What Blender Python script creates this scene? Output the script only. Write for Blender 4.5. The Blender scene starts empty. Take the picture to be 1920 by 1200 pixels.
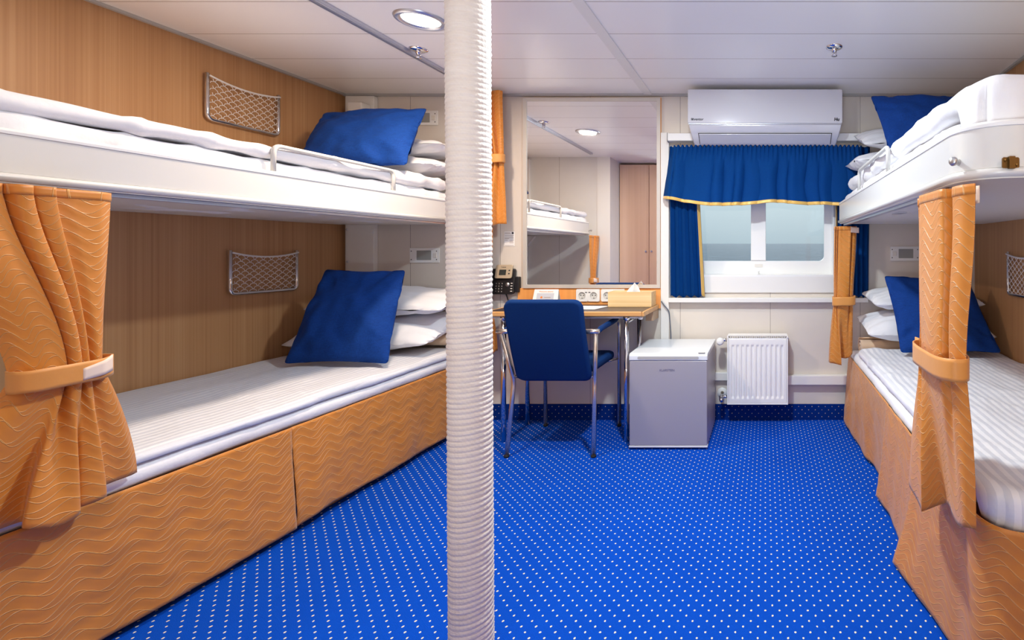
import bpy, bmesh, math, random
from mathutils import Vector, Matrix, noise

# ------------------------------------------------------------------ camera, light, exposure
S = bpy.context.scene
COL = S.collection
PI = math.pi
D = 3.21            # back wall distance
XL, XR = -2.69, 1.34
ZC = 2.08
YR = -1.3           # wall behind the camera

cam_d = bpy.data.cameras.new('camera')
cam_d.sensor_fit = 'HORIZONTAL'
cam_d.sensor_width = 36.0
cam_d.lens = 940 / 1920 * 36
cam_d.shift_x = (960 - 1435) / 1920
cam_d.shift_y = (470 - 600) / 1920
cam_d.clip_start = 0.02
cam_d.clip_end = 6000
cam = bpy.data.objects.new('camera', cam_d)
cam.location = (0, 0, 1.08)
cam.rotation_euler = (PI / 2, 0, 0)
COL.objects.link(cam)
S.camera = cam

S.view_settings.view_transform = 'Standard'
S.view_settings.look = 'None'
S.view_settings.exposure = 0.0
S.view_settings.gamma = 1.0
S.view_settings.use_curve_mapping = False
S.cycles.max_bounces = 10
S.cycles.diffuse_bounces = 6
S.cycles.glossy_bounces = 5
S.cycles.use_denoising = True

w = bpy.data.worlds.new('overcast_sky')
S.world = w
w.use_nodes = True
nt = w.node_tree
nt.nodes.clear()
tc = nt.nodes.new('ShaderNodeTexCoord')
sx = nt.nodes.new('ShaderNodeSeparateXYZ')
rp = nt.nodes.new('ShaderNodeValToRGB')
bg = nt.nodes.new('ShaderNodeBackground')
wo = nt.nodes.new('ShaderNodeOutputWorld')
nt.links.new(tc.outputs['Generated'], sx.inputs[0])
nt.links.new(sx.outputs['Z'], rp.inputs[0])
rp.color_ramp.elements[0].position = 0.0
rp.color_ramp.elements[0].color = (0.45, 0.57, 0.65, 1)
rp.color_ramp.elements[1].position = 0.1
rp.color_ramp.elements[1].color = (0.66, 0.79, 0.85, 1)
e = rp.color_ramp.elements.new(0.5)
e.color = (0.72, 0.86, 1.0, 1)
nt.links.new(rp.outputs[0], bg.inputs[0])
bg.inputs[1].default_value = 1.0
nt.links.new(bg.outputs[0], wo.inputs[0])


def light(name, kind, loc, energy, color, rot=(0, 0, 0), **kw):
    l = bpy.data.lights.new(name, kind)
    l.energy = energy
    l.color = color
    for k, v in kw.items():
        setattr(l, k, v)
    o = bpy.data.objects.new(name, l)
    o.location = loc
    o.rotation_euler = rot
    COL.objects.link(o)
    return o


# soft overcast daylight falling in through the window
light('daylight', 'SUN', (0, 8, 6), 1.8, (0.82, 0.92, 1.0), (math.radians(-62), 0, math.radians(-6)), angle=math.radians(50))
WARM = (1.0, 0.80, 0.60)
WARM2 = (1.0, 0.74, 0.50)
NEUT = (0.86, 0.96, 1.0)
# (x, y, watts, colour) of the ceiling lamps; the third is unseen fill added behind the camera, the last hangs there too
LAMPS = [(-1.49, 2.17, 22, WARM), (-0.32, 1.83, 34, NEUT), (-0.75, -0.35, 6, NEUT), (0.85, -0.45, 12, WARM2)]
# photographer's soft strobe, bounced from behind the camera
light('bounced_strobe', 'AREA', (-0.3, -0.55, 0.75), 28, (0.88, 0.97, 1.0), (math.radians(162), 0, 0), shape='RECTANGLE', size=0.5, size_y=0.5)

# ------------------------------------------------------------------ materials


def srgb(r, g, b):
    f = lambda c: (c / 255 / 12.92) if c / 255 <= 0.04045 else ((c / 255 + 0.055) / 1.055) ** 2.4
    return (f(r), f(g), f(b), 1)


MATS = {}


class NT:
    def __init__(s, m):
        s.m = m
        s.t = m.node_tree
        s.b = s.t.nodes['Principled BSDF']

    def n(s, kind, **kw):
        x = s.t.nodes.new(kind)
        for k, v in kw.items():
            setattr(x, k, v)
        return x

    def l(s, a, b):
        s.t.links.new(a, b)

    def math(s, op, a, b=None, c=None):
        x = s.n('ShaderNodeMath', operation=op)
        for i, v in enumerate((a, b, c)):
            if v is None:
                continue
            if hasattr(v, 'links'):
                s.l(v, x.inputs[i])
            else:
                x.inputs[i].default_value = v
        return x.outputs[0]

    def mix(s, fac, a, b):
        x = s.n('ShaderNodeMix', data_type='RGBA')
        for i, v in ((0, fac), (6, a), (7, b)):
            if hasattr(v, 'links'):
                s.l(v, x.inputs[i])
            else:
                x.inputs[i].default_value = v
        return x.outputs[2]

    def bump(s, h, strength=0.3, dist=0.01):
        x = s.n('ShaderNodeBump')
        x.inputs['Strength'].default_value = strength
        x.inputs['Distance'].default_value = dist
        s.l(h, x.inputs['Height'])
        s.l(x.outputs[0], s.b.inputs['Normal'])
        return x

    def noise(s, vec, scale, detail=4, rough=0.55):
        x = s.n('ShaderNodeTexNoise')
        x.inputs['Scale'].default_value = scale
        x.inputs['Detail'].default_value = detail
        x.inputs['Roughness'].default_value = rough
        if vec is not None:
            s.l(vec, x.inputs['Vector'])
        return x.outputs['Fac']

    def obj_vec(s, scale=(1, 1, 1), world=True):
        if world:
            g = s.n('ShaderNodeNewGeometry').outputs['Position']
        else:
            g = s.n('ShaderNodeTexCoord').outputs['Object']
        mp = s.n('ShaderNodeMapping')
        mp.inputs['Scale'].default_value = scale
        s.l(g, mp.inputs[0])
        return mp.outputs[0]

    def ramp(s, fac, stops):
        x = s.n('ShaderNodeValToRGB')
        cr = x.color_ramp
        cr.elements[0].position, cr.elements[0].color = stops[0]
        cr.elements[1].position, cr.elements[1].color = stops[-1]
        for p, c in stops[1:-1]:
            cr.elements.new(p).color = c
        s.l(fac, x.inputs[0])
        return x.outputs[0]


def mat(name, col, rough=0.5, metal=0.0, spec=None, noise_bump=None, coat=0.0, sheen=0.0, vary=None):
    m = bpy.data.materials.new(name)
    m.use_nodes = True
    k = NT(m)
    k.b.inputs['Base Color'].default_value = col
    k.b.inputs['Roughness'].default_value = rough
    k.b.inputs['Metallic'].default_value = metal
    if spec is not None:
        k.b.inputs['Specular IOR Level'].default_value = spec
    if coat:
        k.b.inputs['Coat Weight'].default_value = coat
        k.b.inputs['Coat Roughness'].default_value = 0.08
    if sheen:
        k.b.inputs['Sheen Weight'].default_value = sheen
        k.b.inputs['Sheen Roughness'].default_value = 0.5
    if noise_bump:
        sc, st, ds = noise_bump
        k.bump(k.noise(k.obj_vec(), sc), st, ds)
    if vary:
        sc, amt = vary
        f = k.noise(k.obj_vec(), sc, 3)
        c2 = tuple(min(1, c * (1 - amt)) for c in col[:3]) + (1,)
        k.l(k.mix(f, col, c2), k.b.inputs['Base Color'])
    MATS[name] = m
    return m


def wood(name, c1, c2, c3, axis='z', fine=55, rough=0.42):
    m = mat(name, c1, rough)
    k = NT(m)
    lo, hi = 0.35, fine
    sc = {'z': (hi, hi, lo), 'x': (lo, hi, hi), 'y': (hi, lo, hi)}[axis]
    sc2 = tuple(v * 0.16 for v in sc)
    a = k.noise(k.obj_vec(sc), 1.0, 5, 0.6)
    b = k.noise(k.obj_vec(sc2), 1.0, 3, 0.5)
    f = k.math('ADD', k.math('MULTIPLY', a, 0.6), k.math('MULTIPLY', b, 0.4))
    k.l(k.ramp(f, [(0.36, c3), (0.5, c1), (0.64, c2)]), k.b.inputs['Base Color'])
    k.bump(a, 0.05, 0.002)
    return m


wood('laminate_wood', srgb(180, 135, 92), srgb(190, 147, 104), srgb(166, 120, 79), fine=110)
wood('light_wood', srgb(233, 190, 150), srgb(240, 203, 166), srgb(222, 178, 138), fine=30)
wood('orange_wood', srgb(240, 166, 92), srgb(246, 176, 104), srgb(230, 154, 80), fine=30)
wood('wardrobe_wood', srgb(224, 188, 162), srgb(230, 196, 171), srgb(217, 180, 153), fine=30)
wood('bamboo', srgb(232, 196, 140), srgb(243, 214, 164), srgb(216, 174, 112), 'x', 45)
wood('edge_wood', srgb(214, 160, 100), srgb(226, 178, 120), srgb(196, 140, 84), 'x', 60, 0.35)

mat('white_paint', srgb(232, 230, 226), 0.35)
mat('bunk_paint', srgb(215, 213, 209), 0.32, coat=0.2)
mat('bunk_cream', srgb(226, 222, 214), 0.38)
mat('white_plastic', srgb(236, 236, 234), 0.3)
mat('gloss_white', srgb(208, 208, 216), 0.12, coat=0.5)
mat('trim_grey', srgb(176, 174, 172), 0.45)
mat('dark_gap', srgb(38, 36, 36), 0.8)
mat('aluminium', srgb(200, 204, 214), 0.32, 0.85)
mat('chrome', srgb(225, 225, 228), 0.10, 1.0)
mat('satin_steel', srgb(226, 216, 204), 0.27, 0.9)
mat('rail_grey', srgb(196, 194, 190), 0.35)
mat('outlet_shaded', srgb(206, 204, 200), 0.4)  # greyer white, recess shade of the socket outlets put into the colour
mat('brass', srgb(124, 100, 62), 0.38, 1.0)
mat('brushed_knob', srgb(190, 186, 184), 0.35, 0.9)
mat('black_plastic', srgb(26, 25, 28), 0.38)
mat('dark_rubber', srgb(22, 22, 24), 0.7)
mat('grey_lens', srgb(150, 152, 148), 0.35)
mat('screen', srgb(56, 60, 58), 0.15)
mat('champagne', srgb(190, 172, 146), 0.4, 0.2)
mat('key_print', srgb(214, 206, 200), 0.5)
mat('paper', srgb(240, 238, 236), 0.7)
mat('print_grey', srgb(176, 164, 160), 0.8)
mat('print_dark', srgb(44, 42, 48), 0.8)
mat('print_orange', srgb(232, 132, 60), 0.8)
mat('picture_grey', srgb(196, 198, 206), 0.8)
mat('fridge_front', srgb(174, 170, 175), 0.36, 0.25)
mat('fridge_top', srgb(226, 230, 234), 0.28)
mat('fridge_print', srgb(92, 90, 120), 0.4)
mat('desk_top', srgb(66, 54, 54), 0.35)
mat('desk_under', srgb(178, 148, 120), 0.5)
mat('radiator_paint', srgb(244, 243, 241), 0.3)
mat('cable_grey', srgb(96, 104, 118), 0.5)
mat('mirror_frame', srgb(206, 200, 192), 0.4, 0.25)
mat('cord_white', srgb(226, 224, 224), 0.5)
mat('beige_blanket', srgb(222, 190, 158), 0.9, noise_bump=(160, 0.3, 0.003), sheen=0.3)
mat('skirt_gap', srgb(16, 16, 22), 0.9)
m = mat('mirror_glass', (0.93, 0.93, 0.93, 1), 0.015, 1.0)

# thin window glass
m = bpy.data.materials.new('window_glass')
m.use_nodes = True
k = NT(m)
tr = k.n('ShaderNodeBsdfTransparent')
tr.inputs[0].default_value = (0.96, 0.98, 0.98, 1)
gl = k.n('ShaderNodeBsdfGlossy')
gl.inputs['Roughness'].default_value = 0.02
mx = k.n('ShaderNodeMixShader')
mx.inputs[0].default_value = 0.03
k.l(tr.outputs[0], mx.inputs[1])
k.l(gl.outputs[0], mx.inputs[2])
k.l(mx.outputs[0], k.t.nodes['Material Output'].inputs['Surface'])
MATS['window_glass'] = m

# lamp diffuser: really gives off light
for nm, c in (('lamp_warm', WARM), ('lamp_cool', NEUT)):
    m = mat(nm, (1, 1, 1, 1), 0.3)
    k = NT(m)
    k.b.inputs['Emission Color'].default_value = (1.0, 0.95, 0.88, 1) if nm == 'lamp_warm' else (0.95, 0.98, 1, 1)
    k.b.inputs['Emission Strength'].default_value = 6.0

# white cotton, plain / satin striped
def cotton(name, striped):
    m = mat(name, srgb(230, 230, 234), 0.75, sheen=0.1)
    k = NT(m)
    n1 = k.noise(k.obj_vec((1, 1, 1)), 9, 4)
    n2 = k.noise(k.obj_vec((1, 1, 1)), 900, 1)
    h = k.math('ADD', k.math('MULTIPLY', n1, 1.0), k.math('MULTIPLY', n2, 0.03))
    k.bump(h, 0.35, 0.02)
    if striped:
        p = k.n('ShaderNodeSeparateXYZ')
        k.l(k.n('ShaderNodeNewGeometry').outputs['Position'], p.inputs[0])
        wv = k.n('ShaderNodeTexNoise')
        wv.inputs['Scale'].default_value = 3
        k.l(k.n('ShaderNodeNewGeometry').outputs['Position'], wv.inputs['Vector'])
        xx = k.math('ADD', p.outputs['X'], k.math('MULTIPLY', wv.outputs['Fac'], 0.02))
        f = k.math('GREATER_THAN', k.math('FRACT', k.math('DIVIDE', xx, 0.030)), 0.5)
        k.l(k.mix(f, srgb(233, 233, 237), srgb(214, 216, 224)), k.b.inputs['Base Color'])
        k.l(k.math('SUBTRACT', 0.75, k.math('MULTIPLY', f, 0.3)), k.b.inputs['Roughness'])


cotton('cotton', False)
cotton('striped_cotton', True)

# blue linen
def linen(name, c, c2, sc=1.0, trans=0.0):
    m = mat(name, c, 0.85, spec=0.2)
    k = NT(m)
    a = k.noise(k.obj_vec((380 * sc, 380 * sc, 50 * sc)), 1, 2)
    b = k.noise(k.obj_vec((50 * sc, 50 * sc, 420 * sc)), 1, 2)
    f = k.math('MULTIPLY', k.math('ADD', a, b), 0.5)
    k.l(k.ramp(f, [(0.35, c2), (0.65, c)]), k.b.inputs['Base Color'])
    k.bump(f, 0.25, 0.002)
    if trans:
        tl = k.n('ShaderNodeBsdfTranslucent')
        tl.inputs[0].default_value = c
        mx = k.n('ShaderNodeMixShader')
        mx.inputs[0].default_value = trans
        k.l(k.b.outputs[0], mx.inputs[1])
        k.l(tl.outputs[0], mx.inputs[2])
        k.l(mx.outputs[0], k.t.nodes['Material Output'].inputs['Surface'])


linen('blue_linen', srgb(14, 62, 140), srgb(8, 48, 116))
linen('blue_valance', srgb(2, 82, 160), srgb(1, 68, 142), 1.5, 0.4)
linen('chair_blue', srgb(4, 50, 108), srgb(3, 42, 92), 2.0)
mat('gold_satin', srgb(228, 184, 96), 0.35, 0.1, sheen=0.3)
mat('curtain_lining', srgb(236, 214, 196), 0.8)


def wavy(name, c, c2, ridge_sheen):
    """golden satin with embossed pairs of wave lines, laid out in cloth metres"""
    m = mat(name, c, 0.46, 0.0, sheen=0.2)
    k = NT(m)
    uv = k.n('ShaderNodeUVMap').outputs[0]
    s = k.n('ShaderNodeSeparateXYZ')
    k.l(uv, s.inputs[0])
    U, V = s.outputs[0], s.outputs[1]
    def line(ph, off, p=0.034, a=0.0155, lam=0.118):
        sn = k.math('SINE', k.math('ADD', k.math('MULTIPLY', U, 2 * PI / lam), ph))
        q = k.math('ADD', k.math('SUBTRACT', V, k.math('MULTIPLY', sn, a)), off + 10.0)
        fr = k.math('ABSOLUTE', k.math('SUBTRACT', k.math('FRACT', k.math('DIVIDE', q, p)), 0.5))
        return k.math('MAXIMUM', k.math('SUBTRACT', 1.0, k.math('MULTIPLY', fr, 24.0)), 0.0)
    h = k.math('MAXIMUM', line(0, 0), line(-0.8, 0.010))
    sw = k.math('SINE', k.math('MULTIPLY', k.math('SUBTRACT', V, k.math('MULTIPLY', k.math('SINE', k.math('MULTIPLY', U, 2 * PI / 0.118)), 0.0155)), 2 * PI / 0.034))
    k.bump(k.math('ADD', h, k.math('MULTIPLY', sw, 0.16)), 0.6, 0.003)
    n = k.noise(k.obj_vec(), 6, 3)
    base = k.mix(n, c, c2)
    k.l(k.mix(k.math('MULTIPLY', h, 0.6), base, ridge_sheen), k.b.inputs['Base Color'])  # highlight along the raised lines is mixed into the colour


wavy('gold_wave', srgb(214, 136, 48), srgb(199, 120, 38), srgb(246, 196, 120))

mat('gold_plain', srgb(216, 146, 70), 0.5, sheen=0.15, noise_bump=(40, 0.15, 0.004))

# carpet: blue pile with rows of pale dots, staggered
def carpet(name, vertical=False):
    m = mat(name, srgb(8, 70, 200), 0.95)
    k = NT(m)
    p = k.n('ShaderNodeSeparateXYZ')
    nv = k.n('ShaderNodeTexNoise')
    nv.inputs['Scale'].default_value = 220
    pos = k.n('ShaderNodeNewGeometry').outputs['Position']
    k.l(pos, nv.inputs['Vector'])
    k.l(pos, p.inputs[0])
    X = p.outputs['X']
    Y = p.outputs['Z'] if vertical else p.outputs['Y']
    wob = k.math('MULTIPLY', k.math('SUBTRACT', nv.outputs['Fac'], 0.5), 0.004)
    X = k.math('ADD', X, wob)
    Y = k.math('ADD', Y, wob)
    px, py = 0.0425, 0.043
    def dots(ox, oy):
        a = k.math('SUBTRACT', k.math('FRACT', k.math('ADD', k.math('DIVIDE', X, px), ox + 100)), 0.5)
        b = k.math('SUBTRACT', k.math('FRACT', k.math('ADD', k.math('DIVIDE', Y, py), oy + 100)), 0.5)
        a = k.math('MULTIPLY', a, px)
        b = k.math('MULTIPLY', b, py)
        d = k.math('ADD', k.math('POWER', k.math('ABSOLUTE', a), 2.0), k.math('POWER', k.math('ABSOLUTE', k.math('MULTIPLY', b, 0.8)), 2.0))
        return k.math('LESS_THAN', d, 0.0029 ** 2 if not vertical else 0.0022 ** 2)
    f = k.math('MAXIMUM', dots(0, 0), dots(0.5, 0.5))
    n = k.noise(k.obj_vec(), 3, 4)
    n2 = k.noise(k.obj_vec(), 420, 2)
    blue = k.mix(n, srgb(2, 84, 206), srgb(1, 70, 184))
    blue = k.mix(k.math('MULTIPLY', n2, 0.5), blue, srgb(1, 50, 146))
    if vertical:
        blue = k.mix(n, srgb(2, 46, 128), srgb(1, 38, 112))  # shade on the upturned strip is put into its blue and dots
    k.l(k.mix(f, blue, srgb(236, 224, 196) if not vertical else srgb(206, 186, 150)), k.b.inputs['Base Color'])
    k.bump(n2, 0.6, 0.004)
    k.b.inputs['Specular IOR Level'].default_value = 0.1


carpet('carpet')
carpet('carpet_cove_shaded', True)

# ceiling planks with dark joints every 30 cm
m = mat('ceiling_plank', srgb(246, 244, 242), 0.28)
k = NT(m)
p = k.n('ShaderNodeSeparateXYZ')
k.l(k.n('ShaderNodeNewGeometry').outputs['Position'], p.inputs[0])
fr = k.math('FRACT', k.math('ADD', k.math('DIVIDE', k.math('SUBTRACT', p.outputs['Y'], 2.013), 0.299), 10.0))
f = k.math('LESS_THAN', k.math('ABSOLUTE', k.math('SUBTRACT', fr, 0.5)), 0.4925)
f = k.math('SUBTRACT', 1.0, f)
k.l(k.mix(f, srgb(246, 244, 242), srgb(176, 166, 156)), k.b.inputs['Base Color'])

# wall panels with thin vertical joints
def panel(name, c, c2, off, step=0.576, axis='X'):
    m = mat(name, c, 0.5)
    k = NT(m)
    p = k.n('ShaderNodeSeparateXYZ')
    k.l(k.n('ShaderNodeNewGeometry').outputs['Position'], p.inputs[0])
    fr = k.math('FRACT', k.math('ADD', k.math('DIVIDE', k.math('SUBTRACT', p.outputs[axis], off), step), 20.0))
    f = k.math('LESS_THAN', fr, 0.005)
    n = k.noise(k.obj_vec(), 5, 4)
    k.l(k.mix(f, k.mix(n, c, c2), srgb(150, 140, 132)), k.b.inputs['Base Color'])
    k.bump(k.noise(k.obj_vec(), 60, 2), 0.05, 0.003)


panel('wall_panel', srgb(222, 214, 204), srgb(214, 205, 195), 0.03)
panel('partition_panel', srgb(226, 224, 220), srgb(216, 214, 210), -2.2)

# rope
m = mat('rope', srgb(238, 228, 216), 0.8, sheen=0.2)
k = NT(m)
a = k.noise(k.obj_vec((30, 30, 420)), 1, 4, 0.65)
b = k.noise(k.obj_vec((8, 8, 60)), 1, 3)
k.l(k.mix(k.math('MULTIPLY', k.math('ADD', a, b), 0.5), srgb(226, 208, 190), srgb(250, 245, 238)), k.b.inputs['Base Color'])
k.bump(a, 0.55, 0.005)

# sea
m = mat('sea_water', srgb(92, 122, 138), 0.6, spec=0.15)
k = NT(m)
a = k.noise(k.obj_vec((0.12, 0.5, 1)), 1, 8, 0.65)
k.l(k.ramp(a, [(0.36, srgb(34, 54, 68)), (0.52, srgb(62, 84, 98)), (0.75, srgb(110, 132, 144))]), k.b.inputs['Base Color'])
k.bump(a, 0.6, 1.0)

# ------------------------------------------------------------------ helpers


def finish(bm, smooth):
    bmesh.ops.recalc_face_normals(bm, faces=bm.faces)
    if smooth:
        for f in bm.faces:
            f.smooth = True


def obj(name, bm, mt, parent=None, smooth=False, bevel=0.0, solid=0.0, sub=0, flip=True, auto=None):
    """link bm (in world metres) as ONE mesh object; the origin is put at its base or its parent's origin"""
    if flip:
        finish(bm, smooth)
    elif smooth:
        for f in bm.faces:
            f.smooth = True
    if parent is not None:
        q, off = parent, Vector()
        while q is not None:
            off += q.location
            q = q.parent
    else:
        xs = [v.co.x for v in bm.verts]; ys = [v.co.y for v in bm.verts]; zs = [v.co.z for v in bm.verts]
        off = Vector(((min(xs) + max(xs)) / 2, (min(ys) + max(ys)) / 2, min(zs)))
    for v in bm.verts:
        v.co -= off
    me = bpy.data.meshes.new(name)
    bm.to_mesh(me)
    bm.free()
    for x in (mt if isinstance(mt, (list, tuple)) else [mt]):
        me.materials.append(MATS[x])
    o = bpy.data.objects.new(name, me)
    COL.objects.link(o)
    if parent is not None:
        o.parent = parent
    else:
        o.location = off
    if bevel:
        b = o.modifiers.new('bevel', 'BEVEL')
        b.width = bevel
        b.segments = 3
        b.limit_method = 'ANGLE'
        b.angle_limit = math.radians(40)
        b.harden_normals = False
        for f in me.polygons:
            f.use_smooth = True
        sm = o.modifiers.new('normals', 'WEIGHTED_NORMAL')
        sm.keep_sharp = True
    if solid:
        b = o.modifiers.new('solid', 'SOLIDIFY')
        b.thickness = solid
        b.offset = 0
    if sub:
        b = o.modifiers.new('sub', 'SUBSURF')
        b.levels = b.render_levels = sub
    return o


def tag(o, label, cat, group=None, kind=None):
    o['label'] = label
    o['category'] = cat
    if group:
        o['group'] = group
    if kind:
        o['kind'] = kind
    return o


def thing(name, label, cat, loc=(0, 0, 0), group=None):
    o = bpy.data.objects.new(name, None)
    o.empty_display_size = 0.05
    o.location = loc
    COL.objects.link(o)
    return tag(o, label, cat, group)


def struct(name, bm, mt, parent=None, **kw):
    o = obj(name, bm, mt, parent, **kw)
    o['kind'] = 'structure'
    return o


def B():
    return bmesh.new()


def box(bm, x0, x1, y0, y1, z0, z1):
    vs = [bm.verts.new((x, y, z)) for x in (x0, x1) for y in (y0, y1) for z in (z0, z1)]
    for a in ((0, 1, 3, 2), (4, 6, 7, 5), (0, 4, 5, 1), (2, 3, 7, 6), (0, 2, 6, 4), (1, 5, 7, 3)):
        bm.faces.new([vs[i] for i in a])
    return bm


def bx(*a):
    return box(B(), *a)


def fillet(pts, r, seg=6):
    pts = [Vector(p) for p in pts]
    out = [pts[0]]
    for i in range(1, len(pts) - 1):
        p, a, b = pts[i], pts[i - 1], pts[i + 1]
        u, v = (a - p), (b - p)
        rr = min(r, u.length * 0.49, v.length * 0.49)
        u.normalize(); v.normalize()
        s, t = p + u * rr, p + v * rr
        for j in range(seg + 1):
            f = j / seg
            out.append(s * (1 - f) ** 2 + p * 2 * f * (1 - f) + t * f * f)
    out.append(pts[-1])
    return out


def tube(bm, pts, r, n=10, closed=False, cap=True):
    pts = [Vector(p) for p in pts]
    N = len(pts)
    rings = []
    up = None
    for i in range(N):
        if closed:
            d = pts[(i + 1) % N] - pts[i - 1]
        else:
            d = pts[min(i + 1, N - 1)] - pts[max(i - 1, 0)]
        d.normalize()
        if up is None:
            up = Vector((0, 0, 1)) if abs(d.z) < 0.9 else Vector((1, 0, 0))
        s = d.cross(up).normalized()
        up = s.cross(d).normalized()
        rr = r[i] if isinstance(r, (list, tuple)) else r
        rings.append([bm.verts.new(pts[i] + (s * math.cos(2 * PI * j / n) + up * math.sin(2 * PI * j / n)) * rr) for j in range(n)])
    for i in range(N if closed else N - 1):
        a, b = rings[i], rings[(i + 1) % N]
        for j in range(n):
            bm.faces.new((a[j], a[(j + 1) % n], b[(j + 1) % n], b[j]))
    if cap and not closed:
        bm.faces.new(rings[0])
        bm.faces.new(rings[-1])
    return bm


def lathe(bm, prof, origin, axis=(0, 0, 1), n=32):
    ax = Vector(axis).normalized()
    u = ax.orthogonal().normalized()
    v = ax.cross(u)
    o = Vector(origin)
    rings = []
    for r, h in prof:
        if r < 1e-6:
            rings.append([bm.verts.new(o + ax * h)])
        else:
            rings.append([bm.verts.new(o + ax * h + (u * math.cos(2 * PI * j / n) + v * math.sin(2 * PI * j / n)) * r) for j in range(n)])
    for a, b in zip(rings, rings[1:]):
        for j in range(n):
            q = [a[j % len(a)], a[(j + 1) % len(a)], b[(j + 1) % len(b)], b[j % len(b)]]
            q = list(dict.fromkeys(q))
            if len(q) > 2:
                bm.faces.new(q)
    return bm


def prism(bm, pts, z0, z1, axis='z'):
    """extrude a polygon; axis names the extrusion direction"""
    def P(a, b, c):
        return {'z': (a, b, c), 'y': (a, c, b), 'x': (c, a, b)}[axis]
    lo = [bm.verts.new(P(a, b, z0)) for a, b in pts]
    hi = [bm.verts.new(P(a, b, z1)) for a, b in pts]
    bm.faces.new(lo)
    bm.faces.new(hi)
    n = len(pts)
    for i in range(n):
        bm.faces.new((lo[i], lo[(i + 1) % n], hi[(i + 1) % n], hi[i]))
    return bm


def rrect(x0, x1, y0, y1, r, seg=5):
    out = []
    for cx, cy, a0 in ((x1 - r, y1 - r, 0), (x0 + r, y1 - r, PI / 2), (x0 + r, y0 + r, PI), (x1 - r, y0 + r, 1.5 * PI)):
        for j in range(seg + 1):
            a = a0 + PI / 2 * j / seg
            out.append((cx + r * math.cos(a), cy + r * math.sin(a)))
    return out


def grid(bm, f, nu, nv, uv=None, closed_u=False):
    L = bm.loops.layers.uv.verify() if uv else None
    V = [[bm.verts.new(f(i / nu, j / nv)) for j in range(nv + 1)] for i in range(nu if closed_u else nu + 1)]
    for i in range(nu):
        for j in range(nv):
            a, b = V[i], V[(i + 1) % len(V)]
            fc = bm.faces.new((a[j], b[j], b[j + 1], a[j + 1]))
            if uv:
                for lp, (ii, jj) in zip(fc.loops, ((i, j), (i + 1, j), (i + 1, j + 1), (i, j + 1))):
                    lp[L].uv = uv(ii / nu, jj / nv)
    return bm


def nz(x, y, z=0.0):
    return noise.noise(Vector((x, y, z)))


def soft_block(x0, x1, y0, y1, z0, z1, r=0.03, R=0.08, amp=0.006, seed=0, step=0.022, top=None, round_far=False, bot=None):
    """cloth covered slab: rounded edges, plan corners of radius R, wrinkled"""
    bm = B()
    nx, ny, nz_ = max(4, int((x1 - x0) / step)), max(4, int((y1 - y0) / step)), max(4, int((z1 - z0) / 0.012))
    cx, cy, cz = (x0 + x1) / 2, (y0 + y1) / 2, (z0 + z1) / 2
    hx, hy, hz = (x1 - x0) / 2, (y1 - y0) / 2, (z1 - z0) / 2
    r = min(r, hz * 0.98)
    def m(p):
        q = Vector((max(-hx + r, min(hx - r, p.x)), max(-hy + r, min(hy - r, p.y)), max(-hz + r, min(hz - r, p.z))))
        d = p - q
        nrm = d.normalized() if d.length > 1e-9 else Vector((0, 0, 1))
        s = q + nrm * r if d.length > 1e-9 else p.copy()
        x, y, z = s
        if R > 0 and (y < 0 or round_far):
            a, b = abs(x) - (hx - R), abs(y) - (hy - R)
            if a > 0 and b > 0:
                k_ = max(a, b) / math.hypot(a, b)
                x = math.copysign(hx - R + a * k_, x)
                y = math.copysign(hy - R + b * k_, y)
        w_ = amp * (nz((x + cx) * 7 + seed, (y + cy) * 3.2, z * 9) + 0.5 * nz((x + cx) * 19 + seed, (y + cy) * 8, z * 25))
        side = max(0, 1 - abs(nrm.z))
        cr = nz((x + cx) * 5 + (y + cy) * 4.5 + seed, (y + cy) * 1.2 - (x + cx) * 1.5, seed)
        w_ += amp * 0.8 * (1 - 2 * min(1, abs(cr) * 5)) * 0.5
        w_ += side * amp * 0.9 * nz((y + cy) * 6 + z * 14 + seed, (x + cx) * 6 - z * 10, 3.3)
        v = Vector((x, y, z)) + nrm * w_
        if top and s.z > 0:
            v.z += top(x + cx, y + cy) * (s.z / hz)
        if bot:
            v.z += bot(x + cx, y + cy) * (0.5 - 0.5 * s.z / hz)
        return v + Vector((cx, cy, cz))
    faces = [
        (lambda u, v: Vector((-hx + 2 * hx * u, -hy + 2 * hy * v, hz)), nx, ny),
        (lambda u, v: Vector((-hx + 2 * hx * u, -hy + 2 * hy * v, -hz)), nx, ny),
        (lambda u, v: Vector((-hx + 2 * hx * u, -hy, -hz + 2 * hz * v)), nx, nz_),
        (lambda u, v: Vector((-hx + 2 * hx * u, hy, -hz + 2 * hz * v)), nx, nz_),
        (lambda u, v: Vector((-hx, -hy + 2 * hy * u, -hz + 2 * hz * v)), ny, nz_),
        (lambda u, v: Vector((hx, -hy + 2 * hy * u, -hz + 2 * hz * v)), ny, nz_)]
    for f, a, b in faces:
        grid(bm, lambda u, v, f=f: m(f(u, v)), a, b)
    bmesh.ops.remove_doubles(bm, verts=bm.verts, dist=0.0005)
    return bm


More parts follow.
